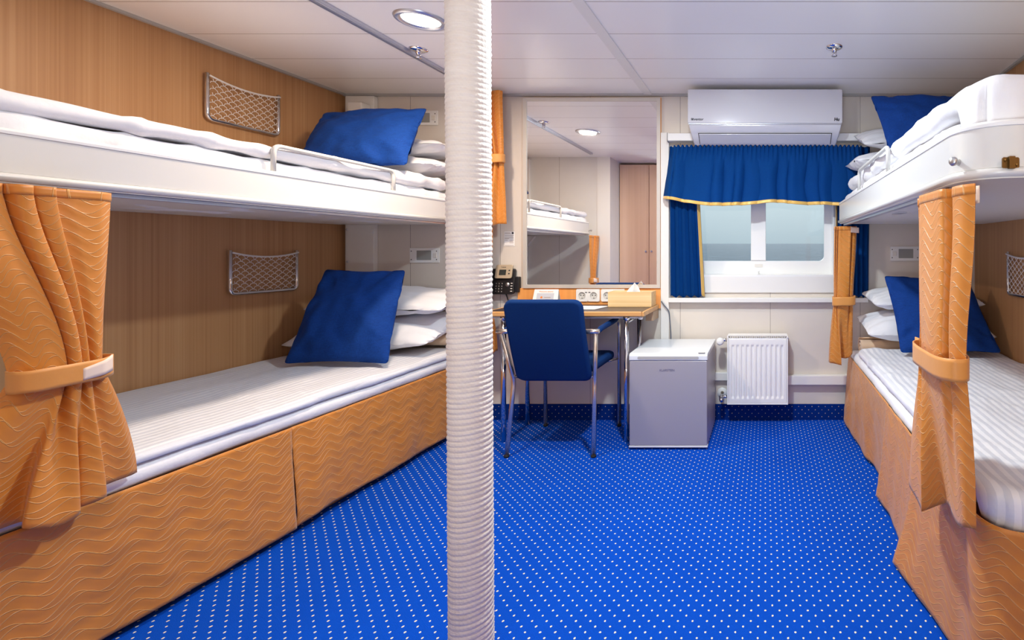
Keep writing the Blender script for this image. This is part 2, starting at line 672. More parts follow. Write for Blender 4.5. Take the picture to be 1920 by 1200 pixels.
def cushion(c, t, k=0.06, amp=0.012, seed=0, n=36, droop=None, power=0.5):
    """pillow from its four corners (BL, BR, TR, TL); t = thickness"""
    bm = B()
    c = [Vector(p) for p in c]
    nrm = ((c[1] - c[0]).cross(c[3] - c[0])).normalized()
    def P(u, v, side):
        a, b = u * 2 - 1, v * 2 - 1
        Rc = 0.09
        da, db = abs(a) - (1 - Rc), abs(b) - (1 - Rc)
        aa, bb = a, b
        if da > 0 and db > 0:
            k_ = max(da, db) / math.hypot(da, db)
            aa = math.copysign(1 - Rc + da * k_, a)
            bb = math.copysign(1 - Rc + db * k_, b)
        a2 = aa * (1 - k * (1 - b * b))
        b2 = bb * (1 - k * (1 - a * a))
        uu, vv = (a2 + 1) / 2, (b2 + 1) / 2
        p = (c[0] * (1 - uu) + c[1] * uu) * (1 - vv) + (c[3] * (1 - uu) + c[2] * uu) * vv
        e = max(0.0, (1 - a * a) * (1 - b * b))
        pr = e ** power
        h = t / 2 * pr
        wr = amp * (nz(u * 3 + seed, v * 3, side) + 0.6 * nz(u * 7 + seed, v * 7 + 4, side * 2)) * min(1, e * 4)
        # creases running in from the corners
        d = min(math.hypot(a - sx_, b - sy_) for sx_ in (-1, 1) for sy_ in (-1, 1))
        wr += amp * 0.8 * math.exp(-((d - 0.45) / 0.25) ** 2) * nz(math.atan2(b, a) * 6, seed + side, 0.5)
        p = p + nrm * side * h + nrm * wr
        if droop:
            p += droop(u, v)
        return p
    for s in (1, -1):
        grid(bm, lambda u, v: P(u, v, s), n, n)
    bmesh.ops.remove_doubles(bm, verts=bm.verts, dist=0.0004)
    return bm


def sweep(bm, path, prof, closed_prof=True):
    """sweep (out, z) profile along a plan path of (x, y); out is to the right of travel"""
    path = [Vector(p) for p in path]
    rings = []
    for i, p in enumerate(path):
        a, b = path[max(i - 1, 0)], path[min(i + 1, len(path) - 1)]
        d = (b - a).normalized()
        o = Vector((d.y, -d.x))
        rings.append([bm.verts.new((p.x + o.x * q, p.y + o.y * q, z)) for q, z in prof])
    n = len(prof)
    for a, b in zip(rings, rings[1:]):
        for j in range(n if closed_prof else n - 1):
            bm.faces.new((a[j], a[(j + 1) % n], b[(j + 1) % n], b[j]))
    if closed_prof:
        bm.faces.new(rings[0])
        bm.faces.new(rings[-1])
    return bm


def text(name, s, size, mt, parent, loc, rot, extrude=0.0006, shear=0.0, sx=1.0, bold=0.0):
    cu = bpy.data.curves.new(name, 'FONT')
    cu.body = s
    cu.size = size
    cu.extrude = extrude
    cu.shear = shear
    cu.offset = bold
    cu.align_x = 'CENTER'
    cu.align_y = 'CENTER'
    tmp = bpy.data.objects.new(name + '_tmp', cu)
    COL.objects.link(tmp)
    dg = bpy.context.evaluated_depsgraph_get()
    me = bpy.data.meshes.new_from_object(tmp.evaluated_get(dg))
    bpy.data.objects.remove(tmp)
    M = Matrix.Translation(Vector(loc)) @ Matrix(rot).to_4x4() @ Matrix.Diagonal((sx, 1, 1, 1))
    me.transform(M)
    bm = B()
    bm.from_mesh(me)
    bpy.data.meshes.remove(me)
    return obj(name, bm, mt, parent, flip=False)


FACE_CAM = ((1, 0, 0), (0, 0, -1), (0, 1, 0))   # text upright, facing -Y

# ------------------------------------------------------------------ the room
struct('floor', bx(XL - 0.1, XR + 0.1, YR - 0.1, D + 0.12, -0.06, 0.0), 'carpet')
struct('ceiling', bx(XL - 0.1, XR + 0.1, YR - 0.1, D + 0.12, ZC, ZC + 0.06), 'ceiling_plank')
struct('wall_left', bx(XL - 0.08, XL, YR, D + 0.12, 0, ZC), 'laminate_wood')
struct('wall_right', bx(XR, XR + 0.08, YR, D + 0.12, 0, ZC), 'laminate_wood')
struct('wall_rear', bx(XL - 0.08, XR + 0.08, YR - 0.08, YR, 0, ZC), 'wall_panel')
# window opening in the outer wall
WX0, WX1, WZ0, WZ1 = -0.53, 0.437, 0.923, 1.70
bm = B()
box(bm, XL, WX0, D, D + 0.12, 0, ZC)
box(bm, WX1, XR, D, D + 0.12, 0, ZC)
box(bm, WX0, WX1, D, D + 0.12, 0, WZ0)
box(bm, WX0, WX1, D, D + 0.12, WZ1, ZC)
struct('wall_back', bm, 'wall_panel')
# partition at the foot of the left bunks and its return
struct('wall_foot', bx(XL, -1.66, 0.97, 1.03, 0, ZC), 'partition_panel')
struct('trim_1', bx(-1.79, -1.655, 1.03, 1.036, 0, ZC), 'white_paint')
# carpet turned up along the back wall
struct('baseboard_back', bx(-1.80, 0.56, D - 0.012, D, 0, 0.10), 'carpet_cove_shaded', bevel=0.003)
# ceiling edge trims and divider
bm = B()
box(bm, XL, XL + 0.018, YR, D, ZC - 0.012, ZC)
struct('trim_2', bm, 'trim_grey')
struct('trim_3', bx(XR - 0.018, XR, YR, D, ZC - 0.012, ZC), 'trim_grey')
struct('trim_4', bx(XL, XR, D - 0.02, D, ZC - 0.014, ZC), 'trim_grey')
struct('trim_5', bx(-0.775, -0.722, YR, D - 0.02, ZC - 0.006, ZC), 'white_paint', bevel=0.002)
# long white conduit box under the window, two lengths
struct('trim_6', bx(-0.32, -0.235, D - 0.03, D, 0.255, 0.305), 'white_paint', bevel=0.003)
struct('trim_7', bx(0.14, 0.6, D - 0.045, D, 0.232, 0.290), 'white_paint', bevel=0.003)
# white post between mirror and window
struct('trim_8', bx(-0.664, -0.612, D - 0.03, D, 0.0, 1.83), 'white_paint', bevel=0.003)
# white board under the window and the ledge the curtains reach
struct('trim_9', bx(-0.60, 0.445, D - 0.012, D, 0.812, 0.915), 'white_paint', bevel=0.002)
struct('trim_10', bx(-0.612, 0.65, D - 0.05, D, 0.753, 0.782), 'white_paint', bevel=0.003)

# window: frame with rounded panes, mullion, sill
win = bpy.data.objects.new('window_1', None)
win.location = (-0.045, D + 0.06, WZ0)
COL.objects.link(win)
win['kind'] = 'structure'
GY = D + 0.085
PX = [(-0.462, -0.0945), (0.0035, 0.385)]
PZ0, PZ1 = 1.012, 1.63
bm = B()
outer = [(WX0, WZ0), (WX1, WZ0), (WX1, WZ1), (WX0, WZ1)]
# frame plate with two openings, built from strips round rounded pane holes
mid = -0.0455
for (a, b), (l, r_), left in ((PX[0], (WX0, mid), True), (PX[1], (mid, WX1), False)):
    R_ = 0.035
    hole = []
    for cx, cz, a0, rr in ((b - R_, PZ1 - R_, 0, R_), (a + R_, PZ1 - R_, PI / 2, R_), (a + R_, PZ0 + R_, PI, R_), (b - R_, PZ0 + R_, 1.5 * PI, R_)):
        sharp = (left and cx > a + R_ + 1e-6) or ((not left) and cx <= a + R_ + 1e-6)
        for j in range(7):
            an = a0 + PI / 2 * j / 6
            if sharp:
                hole.append((cx + R_ * (1 if math.cos(a0 + PI / 4) > 0 else -1), cz + R_ * (1 if math.sin(a0 + PI / 4) > 0 else -1), j))
            else:
                hole.append((cx + R_ * math.cos(an), cz + R_ * math.sin(an), j))
    pts, outp = [], []
    for i, (x, z, j) in enumerate(hole):
        q = i // 7
        cxo, czo = (r_ if q in (0, 3) else l), (WZ1 if q in (0, 1) else WZ0)
        pts.append((x, z))
        outp.append((cxo, czo))
    for y0, rev in ((GY - 0.012, False), (GY + 0.012, True)):
        vi = [bm.verts.new((x, y0, z)) for x, z in pts]
        vo = {}
        for i in range(len(pts)):
            i2 = (i + 1) % len(pts)
            ka, kb = outp[i], outp[i2]
            for kk in (ka, kb):
                if kk not in vo:
                    vo[kk] = bm.verts.new((kk[0], y0, kk[1]))
            q = list(dict.fromkeys([vi[i], vi[i2], vo[kb], vo[ka]]))
            try:
                bm.faces.new(q)
            except ValueError:
                pass
        if not rev:
            front = vi
        else:
            for i in range(len(pts)):
                i2 = (i + 1) % len(pts)
                bm.faces.new((front[i], front[i2], vi[i2], vi[i]))
bmesh.ops.remove_doubles(bm, verts=bm.verts, dist=0.00005)
struct('window_frame', bm, 'white_plastic', win)
struct('window_mullion', bx(-0.094, 0.003, GY - 0.020, GY - 0.0125, PZ0 + 0.004, PZ1 - 0.004), 'white_plastic', win, bevel=0.003)
struct('window_sill', bx(WX0, WX1, D - 0.012, GY - 0.013, WZ0 - 0.012, WZ0 + 0.003), 'white_plastic', win, bevel=0.002)
bm = B()
box(bm, WX0 - 0.004, WX0 + 0.004, D - 0.004, GY - 0.013, WZ0, WZ1)
box(bm, WX1 - 0.004, WX1 + 0.004, D - 0.004, GY - 0.013, WZ0, WZ1)
box(bm, WX0, WX1, D - 0.004, GY - 0.013, WZ1 - 0.004, WZ1 + 0.004)
struct('window_reveal', bm, 'white_plastic', win)
for a, b in PX:
    struct('window_pane', bx(a - 0.02, b + 0.02, GY - 0.003, GY + 0.003, PZ0 - 0.02, PZ1 + 0.02), 'window_glass', win)
bm = B()
tube(bm, fillet([(-0.045, GY - 0.03, WZ0 + 0.003), (-0.045, GY - 0.03, WZ0 + 0.02), (-0.045, GY - 0.018, WZ0 + 0.024)], 0.004), 0.003, 8)
lathe(bm, [(0, -0.004), (0.006, -0.004), (0.006, 0.004), (0, 0.004)], (-0.045, GY - 0.032, WZ0 + 0.022), (0, 1, 0), 14)
struct('window_catch', bm, 'white_plastic', win, smooth=True)
struct('window_plate', bx(-0.07, -0.018, GY - 0.0145, GY - 0.0125, 0.972, 0.992), 'bunk_cream', win)

# sea outside, slightly tilted as the ship trims
bm = B()
grid(bm, lambda u, v: Vector((-4000 + 8000 * u, 12 + 4500 * v, -7 + (4500 * v) * math.tan(math.radians(0.9)))), 4, 30)
o = obj('sea', bm, 'sea_water')
tag(o, 'grey blue sea with small waves outside the cabin window', 'sea', kind='stuff')

# ------------------------------------------------------------------ ceiling fittings
for i, (x, y, wt, c) in enumerate(LAMPS):
    lab = ['round recessed ceiling lamp, lit, left of the rope pole', 'round ceiling lamp over the middle of the carpet',
           'unseen round ceiling lamp added behind the camera as fill', 'round ceiling lamp near the foot of the right bunks'][i]
    t = thing('ceiling_lamp', lab, 'lamp', (x, y, ZC), 'round recessed ceiling lamps')
    bm = B()
    lathe(bm, [(0.072, -0.003), (0.078, -0.009), (0.090, -0.012), (0.098, -0.008), (0.101, 0.0)], (x, y, ZC), n=48)
    obj('trim_ring', bm, 'aluminium', t, smooth=True)
    bm = B()
    lathe(bm, [(0.0, -0.004), (0.04, -0.0035), (0.074, -0.002)], (x, y, ZC), n=40)
    obj('diffuser', bm, 'lamp_warm' if c is not NEUT else 'lamp_cool', t, smooth=True)
    l = light('lamp_glow', 'AREA', (x, y, ZC - 0.014), wt, c, shape='DISK', size=0.13)
    l.parent = t
    l.location = (0, 0, -0.014)

for x, y, lab in ((-1.72, 2.487, 'chrome ceiling sprinkler beside the metal curtain rail, left of the rope pole'), (0.338, 2.46, 'chrome ceiling sprinkler on the right, in front of the air conditioner')):
    t = thing('sprinkler', lab, 'sprinkler', (x, y, ZC), 'chrome ceiling sprinklers')
    bm = B()
    lathe(bm, [(0.012, -0.012), (0.030, -0.010), (0.040, -0.005), (0.041, 0)], (x, y, ZC), n=32)
    obj('escutcheon', bm, 'chrome', t, smooth=True)
    bm = B()
    lathe(bm, [(0.013, -0.008), (0.012, -0.022), (0.008, -0.024), (0.007, -0.03), (0, -0.03)], (x, y, ZC), n=20)
    for s in (-1, 1):
        tube(bm, [(x + s * 0.010, y, ZC - 0.02), (x + s * 0.010, y, ZC - 0.034), (x + s * 0.003, y, ZC - 0.042)], 0.0022, 8)
    obj('head', bm, 'chrome', t, smooth=True)
    bm = B()
    lathe(bm, [(0, -0.041), (0.014, -0.043), (0.014, -0.045), (0, -0.046)], (x, y, ZC), n=20)
    obj('deflector', bm, 'chrome', t, smooth=True)

bm = B()
box(bm, -1.795, -1.765, 1.25, D - 0.02, ZC - 0.014, ZC)
box(bm, -1.7925, -1.7875, 1.25, D - 0.02, ZC - 0.019, ZC - 0.014)
box(bm, -1.7725, -1.7675, 1.25, D - 0.02, ZC - 0.019, ZC - 0.014)
tag(obj('curtain_rail', bm, 'aluminium'), 'long metal curtain rail screwed to the ceiling along the left upper bunk', 'curtain rail')

# ------------------------------------------------------------------ rope wrapped pole
pole = thing('pole', 'floor-to-ceiling pole wrapped tightly in white rope, foreground', 'pole', (-0.787, 1.33, 0))
obj('core', lathe(B(), [(0.045, 0.001), (0.045, ZC - 0.001)], (-0.787, 1.33, 0), n=24), 'aluminium', pole, smooth=True)
bm = B()
pitch, RP = 0.0138, 0.0510
NV = int((ZC - 0.004) / pitch * 8)
def ropef(u, v):
    z = 0.002 + v * (ZC - 0.004)
    a = 2 * PI * u
    ph = (z / pitch - u) + 0.22 * nz(z * 16, 7.7)
    fr = ph - math.floor(ph)
    wv = 1 + 0.35 * nz(math.cos(a) * 1.5, math.sin(a) * 1.5, z * 40)
    r = RP + 0.0024 * abs(math.sin(PI * fr)) ** 0.8 * wv + 0.0007 * nz(math.cos(a) * 4 + z * 9, math.sin(a) * 4, z * 55) + 0.0008 * math.sin(a * 34 + fr * 5.0)
    xc = -0.7865 + (0.0115 * (ZC - z) / ZC) - 0.004
    return Vector((xc + r * math.cos(a), 1.33 + r * math.sin(a), z))
grid(bm, ropef, 96, NV, closed_u=True)
obj('rope', bm, 'rope', pole, smooth=True)

# ------------------------------------------------------------------ bunks


def arc(cx, cy, r, a0, a1, n=10):
    return [(cx + r * math.cos(a0 + (a1 - a0) * i / n), cy + r * math.sin(a0 + (a1 - a0) * i / n)) for i in range(n + 1)]


def upper_bunk(side, label):
    yf = 3.165 if side == 'left' else 3.085
    if side == 'left':
        xs, xw, ye, g = -1.83, XL + 0.003, 1.075, 1
        path = [(xs, yf), (xs, 2.5), (xs, 1.9)] + arc(xs - 0.13, ye + 0.13, 0.13, 0, -PI / 2) + [(xw, ye)]
        plan = [(xs - 0.004, yf)] + arc(xs - 0.13, ye + 0.13, 0.126, 0, -PI / 2) + [(xw, ye + 0.004), (xw, yf)]
        out = -1     # outward lies to the left of travel
    else:
        xs, xw, ye, g = 0.455, XR - 0.003, 1.12, -1
        path = [(xs, yf), (xs, 2.5), (xs, 1.9)] + arc(xs + 0.13, ye + 0.13, 0.13, PI, 1.5 * PI) + [(xw, ye)]
        plan = [(xs + 0.004, yf)] + arc(xs + 0.13, ye + 0.13, 0.126, PI, 1.5 * PI) + [(xw, ye + 0.004), (xw, yf)]
        out = 1
    t = thing('upper_bunk', label, 'bunk bed', ((xs + xw) / 2, (yf + ye) / 2, 1.24), 'fold-down upper bunks')
    q = lambda prof: [(o_ * out, z) for o_, z in prof]
    obj('side_board', sweep(B(), path, q([(0, 1.268), (0, 1.368), (-0.018, 1.368), (-0.018, 1.268)])), 'bunk_paint', t, bevel=0.0015)
    obj('top_edge', sweep(B(), path, q([(0.003, 1.362), (0.004, 1.370), (-0.001, 1.376), (-0.018, 1.376), (-0.021, 1.370), (-0.021, 1.362)])), 'white_plastic', t, bevel=0.001)
    lip = [(0.0, 1.268), (0.007, 1.264), (0.009, 1.257), (0.005, 1.250), (-0.004, 1.247), (-0.018, 1.250), (-0.018, 1.268)]
    obj('lower_lip', sweep(B(), path, q(lip)), 'bunk_paint', t, smooth=True)
    obj('base_panel', prism(B(), plan, 1.244, 1.2475), 'bunk_cream', t)
    tx = xs - g * 0.03
    bm = B()
    box(bm, tx - 0.010, tx + 0.010, ye + 0.17, yf - 0.04, 1.232, 1.2438)
    obj('curtain_track', bm, 'aluminium', t, bevel=0.002)
    y0, y1 = (1.874, 2.48) if side == 'left' else (1.895, 2.48)
    xr_ = xs - g * 0.009
    bm = tube(B(), fillet([(xr_, y0, 1.374), (xr_, y0, 1.474), (xr_, y1, 1.474), (xr_, y1, 1.374)], 0.03), 0.0085, 12)
    obj('guard_rail', bm, 'rail_grey', t, smooth=True)
    return t, xs, ye


ub_l, _, _ = upper_bunk('left', 'white upper bunk on the wood-panelled left wall')
ub_r, _, _ = upper_bunk('right', 'white upper bunk on the right wall with a knob and brass catch at its end')
# knob, catch and finger pull of the right bunk
bm = B()
a = math.radians(200)
kc = Vector((0.59 + 0.13 * math.cos(a), 1.25 + 0.13 * math.sin(a), 1.292))
kd = Vector((math.cos(math.radians(215)), math.sin(math.radians(215)), 0))
lathe(bm, [(0.0, 0.0), (0.010, 0.0), (0.008, 0.004), (0.0055, 0.012), (0.007, 0.018), (0.0105, 0.022), (0.0115, 0.027), (0.009, 0.032), (0, 0.034)], kc, kd, 24)
obj('knob', bm, 'brushed_knob', ub_r, smooth=True)
bm = B()
lathe(bm, [(0.0, 0.0), (0.010, 0.0), (0.008, 0.004), (0.0055, 0.012), (0.007, 0.018), (0.0105, 0.022), (0.0115, 0.027), (0.009, 0.032), (0, 0.034)], (-1.838, 1.165, 1.292), (0.94, -0.34, 0), 24)
obj('knob', bm, 'brushed_knob', ub_l, smooth=True)
bm = B()
prism(bm, rrect(0.528, 0.566, 1.264, 1.288, 0.004), 1.1165, 1.12, 'y')
box(bm, 0.540, 0.553, 1.108, 1.117, 1.262, 1.289)
lathe(bm, [(0, 0), (0.003, 0), (0.003, 0.003), (0, 0.0035)], (0.534, 1.1165, 1.281), (0, -1, 0), 10)
lathe(bm, [(0, 0), (0.003, 0), (0.003, 0.003), (0, 0.0035)], (0.560, 1.1165, 1.271), (0, -1, 0), 10)
obj('catch', bm, 'brass', ub_r)
bm = B()
box(bm, 0.56, 0.60, 2.12, 2.22, 1.2405, 1.2442)
obj('finger_pull', bm, 'aluminium', ub_r, bevel=0.0015)

# support column in the far left corner with its bracket
post = thing('support_column', 'white boxed column in the far left corner carrying the bunk', 'column', (-2.57, 3.13, 0))
bm = B()
box(bm, -2.66, -2.48, 3.175, D - 0.001, 0.0, ZC - 0.02)
obj('shaft', bm, 'white_paint', post, bevel=0.003)
obj('upper_box', bx(-2.585, -2.50, 3.10, 3.1745, 1.38, 2.0), 'white_paint', post, bevel=0.004)
bm = prism(B(), [(-2.64, 1.2435), (-2.46, 1.2435), (-2.49, 1.19), (-2.64, 1.19)], 3.168, 3.1745, 'y')
obj('bracket', bm, 'white_paint', post)
for z in (1.215, 1.01):
    obj('screw', lathe(B(), [(0, 0.004), (0.006, 0.003), (0.007, 0)], (-2.645, 3.1675 if z > 1.2 else 3.1745, z), (0, -1, 0), 12), 'aluminium', post, smooth=True)
# the same kind of post at the foot end, seen in the mirror
fp = thing('support_column', 'white post at the foot of the left bunks, seen in the mirror', 'column', (-2.6, 1.05, 0))
obj('shaft', bx(-2.688, -2.50, 1.031, 1.075, 1.53, ZC - 0.03), 'white_paint', fp, bevel=0.003)
bm = prism(B(), [(-2.688, 0.0), (-2.53, 0.0), (-2.53, 1.12), (-2.44, 1.235), (-2.688, 1.235)], 1.031, 1.075, 'y')
obj('foot_bracket', bm, 'white_paint', fp)
obj('latch', bx(-2.545, -2.525, 1.076, 1.086, 1.72, 1.82), 'brushed_knob', fp, bevel=0.003)


def topwave(seed, amp=0.01):
    return lambda x, y: amp * (nz(x * 2.3 + seed, y * 1.5) + 0.4 * nz(x * 6, y * 3 + seed))


# upper mattresses and duvets
tag(obj('mattress', soft_block(-2.665, -1.856, 1.10, 3.15, 1.2478, 1.425, 0.035, 0.12, 0.009, 1), 'cotton', smooth=True),
    'mattress in a white sheet on the left upper bunk', 'mattress', 'mattresses on the four bunks')
tag(obj('duvet', soft_block(-2.68, -1.849, 1.105, 2.95, 1.424, 1.49, 0.034, 0.12, 0.013, 5, top=topwave(2, 0.018)), 'cotton', smooth=True),
    'rumpled white duvet on the left upper bunk', 'duvet', 'white duvets on the four bunks')
tag(obj('mattress', soft_block(0.482, 1.32, 1.275, 3.075, 1.2478, 1.425, 0.035, 0.12, 0.005, 9), 'cotton', smooth=True),
    'mattress in a white sheet on the right upper bunk', 'mattress', 'mattresses on the four bunks')
tag(obj('duvet', soft_block(0.477, 1.33, 1.145, 2.95, 1.424, 1.50, 0.036, 0.12, 0.012, 13, top=topwave(7, 0.018), bot=lambda x, y: -0.165 * max(0, min(1, (1.265 - y) / 0.03))), 'cotton', smooth=True),
    'rumpled white duvet on the right upper bunk', 'duvet', 'white duvets on the four bunks')

# ------------------------------------------------------------------ lower beds with skirts


def skirt_panel(parent, path, ztop, zbot, flare, wob, seed, name='skirt_panel', u0=0.0, out=1, sag=0.0):
    P = [Vector(p) for p in path]
    cum = [0.0]
    for a, b in zip(P, P[1:]):
        cum.append(cum[-1] + (b - a).length)
    Lt = cum[-1]
    def at(s):
        s = max(0.0, min(Lt, s))
        for i in range(len(P) - 1):
            if s <= cum[i + 1] + 1e-9:
                f = (s - cum[i]) / max(1e-9, cum[i + 1] - cum[i])
                d = (P[i + 1] - P[i]).normalized()
                return P[i].lerp(P[i + 1], f), Vector((d.y, -d.x)) * out
        return P[-1], Vector((d.y, -d.x)) * out
    def f(u, v):
        p, o = at(u * Lt)
        s = u * Lt + u0
        dn = 1 - v
        k_ = flare(u) * dn ** 1.2 + wob * dn * (nz(s * 3.2 + seed, dn * 0.8, 0.3) + 0.5 * nz(s * 8 + seed, dn * 1.6, 2.0)) + 0.003 * nz(s * 14, v * 9, seed)
        z = zbot + (ztop - zbot) * v + sag * nz(s * 4, seed) * dn
        return Vector((p.x + o.x * k_, p.y + o.y * k_, z))
    nu = max(20, int(Lt / 0.012))
    bm = grid(B(), f, nu, 34, uv=lambda u, v: (u * Lt + u0, v * (ztop - zbot)))
    return obj(name, bm, 'gold_wave', parent, smooth=True, solid=0.003)


bed_l = thing('lower_bed', 'lower bed on the left with a golden wave-patterned skirt', 'bed', (-2.25, 2.1, 0), 'lower beds with golden skirts')
obj('base', bx(XL + 0.01, -1.845, 1.06, 3.165, 0.0, 0.398), 'laminate_wood', bed_l)
skirt_panel(bed_l, [(-1.80, 1.04), (-1.80, 1.903)], 0.408, 0.025, lambda u: 0.004 + 0.010 * u, 0.012, 3, out=1)
skirt_panel(bed_l, [(-1.803, 1.9065), (-1.803, 3.16)], 0.408, 0.035, lambda u: 0.022 * (1 - u), 0.022, 8, u0=0.95, out=1, sag=0.012)

bed_r = thing('lower_bed', 'lower bed on the right with a flared golden wave-patterned skirt', 'bed', (0.95, 2.15, 0), 'lower beds with golden skirts')
obj('base', bx(0.575, XR - 0.01, 1.23, 3.165, 0.0, 0.398), 'laminate_wood', bed_r)
skirt_panel(bed_r, [(0.525, 3.16), (0.525, 2.14)], 0.424, 0.02, lambda u: 0.02 - 0.03 * u + 0.02 * math.sin(u * 5), 0.022, 2, out=1)
skirt_panel(bed_r, [(0.522, 2.17), (0.522, 1.70)], 0.424, 0.02, lambda u: 0.045 * (1 - u) + 0.05 * u ** 3, 0.014, 6, u0=1.03, out=1)
skirt_panel(bed_r, [(0.522, 1.72), (0.522, 1.27)] + arc(0.632, 1.27, 0.11, PI, 1.5 * PI, 12)[1:] + [(XR - 0.01, 1.16)], 0.424, 0.012,
            lambda u: 0.065 * max(0, 1 - u * 3.5) + 0.018, 0.018, 11, u0=1.5, out=1)

tag(obj('mattress', soft_block(-2.67, -1.808, 1.07, 3.15, 0.3985, 0.458, 0.028, 0.10, 0.003, 21), 'cotton', smooth=True),
    'mattress in a white sheet on the left lower bed', 'mattress', 'mattresses on the four bunks')
tag(obj('duvet', soft_block(-2.68, -1.806, 1.08, 3.08, 0.456, 0.495, 0.02, 0.08, 0.004, 25, top=topwave(12, 0.012)), 'striped_cotton', smooth=True),
    'white satin-striped duvet spread flat on the left lower bed', 'duvet', 'white duvets on the four bunks')
tag(obj('mattress', soft_block(0.530, 1.325, 1.30, 3.15, 0.3985, 0.458, 0.028, 0.11, 0.003, 31), 'cotton', smooth=True),
    'mattress in a white sheet on the right lower bed', 'mattress', 'mattresses on the four bunks')
tag(obj('duvet', soft_block(0.537, 1.33, 1.170, 2.92, 0.456, 0.505, 0.024, 0.10, 0.006, 35, top=topwave(17, 0.012), bot=lambda x, y: -0.055 * max(0, min(1, (1.29 - y) / 0.03))), 'striped_cotton', smooth=True),
    'white satin-striped duvet spread flat on the right lower bed', 'duvet', 'white duvets on the four bunks')

# ------------------------------------------------------------------ pillows, cushions, blankets


def soft(name, bm, mt, label, cat, group):
    return tag(obj(name, bm, mt, smooth=True), label, cat, group)


GC, GP, GB = 'blue scatter cushions', 'white bed pillows', 'rolled beige blankets'
soft('cushion', cushion([(-2.405, 2.50, 0.515), (-1.88, 2.50, 0.515), (-1.965, 2.74, 0.975), (-2.405, 2.74, 0.98)], 0.15, 0.05, 0.020, 1), 'blue_linen',
     'blue linen cushion leaning on the pillows of the left lower bed', 'cushion', GC)
soft('cushion', cushion([(-2.40, 2.55, 1.52), (-1.81, 2.53, 1.51), (-1.86, 2.76, 1.865), (-2.45, 2.78, 1.845)], 0.16, 0.05, 0.020, 4), 'blue_linen',
     'blue linen cushion lying back on the pillows of the left upper bunk', 'cushion', GC)
soft('cushion', cushion([(0.725, 2.69, 0.53), (1.27, 2.69, 0.53), (1.19, 2.94, 0.925), (0.69, 2.92, 0.935)], 0.14, 0.05, 0.020, 7), 'blue_linen',
     'blue linen cushion on the right lower bed, half behind the near curtain', 'cushion', GC)
soft('cushion', cushion([(0.64, 2.58, 1.55), (1.18, 2.58, 1.55), (1.10, 2.78, 1.935), (0.585, 2.80, 1.945)], 0.14, 0.05, 0.020, 9), 'blue_linen',
     'blue linen cushion on the right upper bunk beside the air conditioner', 'cushion', GC)
# left lower
soft('pillow', cushion([(-2.655, 2.735, 0.56), (-1.86, 2.735, 0.565), (-1.84, 3.15, 0.675), (-2.655, 3.15, 0.675)], 0.16, 0.02, 0.014, 11), 'cotton',
     'lower white pillow of the stack on the left lower bed', 'pillow', GP)
soft('pillow', cushion([(-2.62, 2.83, 0.745), (-1.82, 2.80, 0.745), (-1.80, 3.18, 0.82), (-2.64, 3.18, 0.82)], 0.14, 0.02, 0.014, 14), 'cotton',
     'upper white pillow of the stack on the left lower bed', 'pillow', GP)
# left upper
soft('pillow', cushion([(-2.66, 2.76, 1.565), (-1.84, 2.72, 1.555), (-1.80, 3.12, 1.57), (-2.66, 3.12, 1.57)], 0.13, 0.02, 0.014, 17), 'cotton',
     'lower white pillow behind the blue cushion of the left upper bunk', 'pillow', GP)
soft('pillow', cushion([(-2.62, 2.86, 1.69), (-1.83, 2.80, 1.68), (-1.79, 3.16, 1.685), (-2.62, 3.16, 1.69)], 0.12, 0.02, 0.014, 19), 'cotton',
     'upper white pillow behind the blue cushion of the left upper bunk', 'pillow', GP)
# right lower
soft('pillow', cushion([(0.585, 2.84, 0.60), (1.31, 2.82, 0.59), (1.31, 3.16, 0.655), (0.57, 3.16, 0.665)], 0.17, 0.02, 0.014, 23), 'cotton',
     'lower white pillow of the stack on the right lower bed', 'pillow', GP)
soft('pillow', cushion([(0.64, 2.90, 0.765), (1.28, 2.90, 0.765), (1.28, 3.18, 0.815), (0.60, 3.18, 0.815)], 0.13, 0.02, 0.014, 27), 'cotton',
     'upper white pillow of the stack on the right lower bed', 'pillow', GP)
# right upper
soft('pillow', cushion([(0.50, 2.76, 1.58), (1.25, 2.78, 1.58), (1.25, 3.10, 1.60), (0.49, 3.10, 1.60)], 0.15, 0.02, 0.014, 29), 'cotton',
     'lower white pillow behind the blue cushion of the right upper bunk', 'pillow', GP)
soft('pillow', cushion([(0.56, 2.86, 1.69), (1.22, 2.86, 1.70), (1.22, 3.14, 1.80), (0.55, 3.14, 1.80)], 0.13, 0.02, 0.014, 33), 'cotton',
     'upper white pillow behind the blue cushion of the right upper bunk', 'pillow', GP)


def blanket(x0, x1, yc, z0, h, dpt, label):
    bm = B()
    pts = []
    n = 44
    for i in range(n + 1):          # spiral section, slightly flattened
        a = 2 * PI * 2.2 * i / n
        r = 0.25 + 0.75 * i / n
        pts.append((yc + dpt / 2 * r * math.cos(a), z0 + h / 2 + h / 2 * r * math.sin(a)))
    def f(u, v):
        i = min(n - 1, int(v * n)); fr = v * n - i
        y = pts[i][0] * (1 - fr) + pts[i + 1][0] * fr
        z = pts[i][1] * (1 - fr) + pts[i + 1][1] * fr
        return Vector((x0 + (x1 - x0) * u + 0.004 * nz(v * 9, u), y + 0.003 * nz(u * 9, v * 5), max(z0, z + 0.003 * nz(u * 7, v * 6, 2))))
    grid(bm, f, 40, n * 2)
    o = obj('blanket', bm, 'beige_blanket', smooth=True, solid=0.007)
    return tag(o, label, 'blanket', GB)


blanket(-2.45, -1.815, 3.06, 0.502, 0.075, 0.15, 'folded beige blanket under the pillows of the left lower bed')
blanket(0.575, 1.25, 3.06, 0.462, 0.085, 0.12, 'rolled beige blanket under the pillows of the right lower bed')

# ------------------------------------------------------------------ curtains


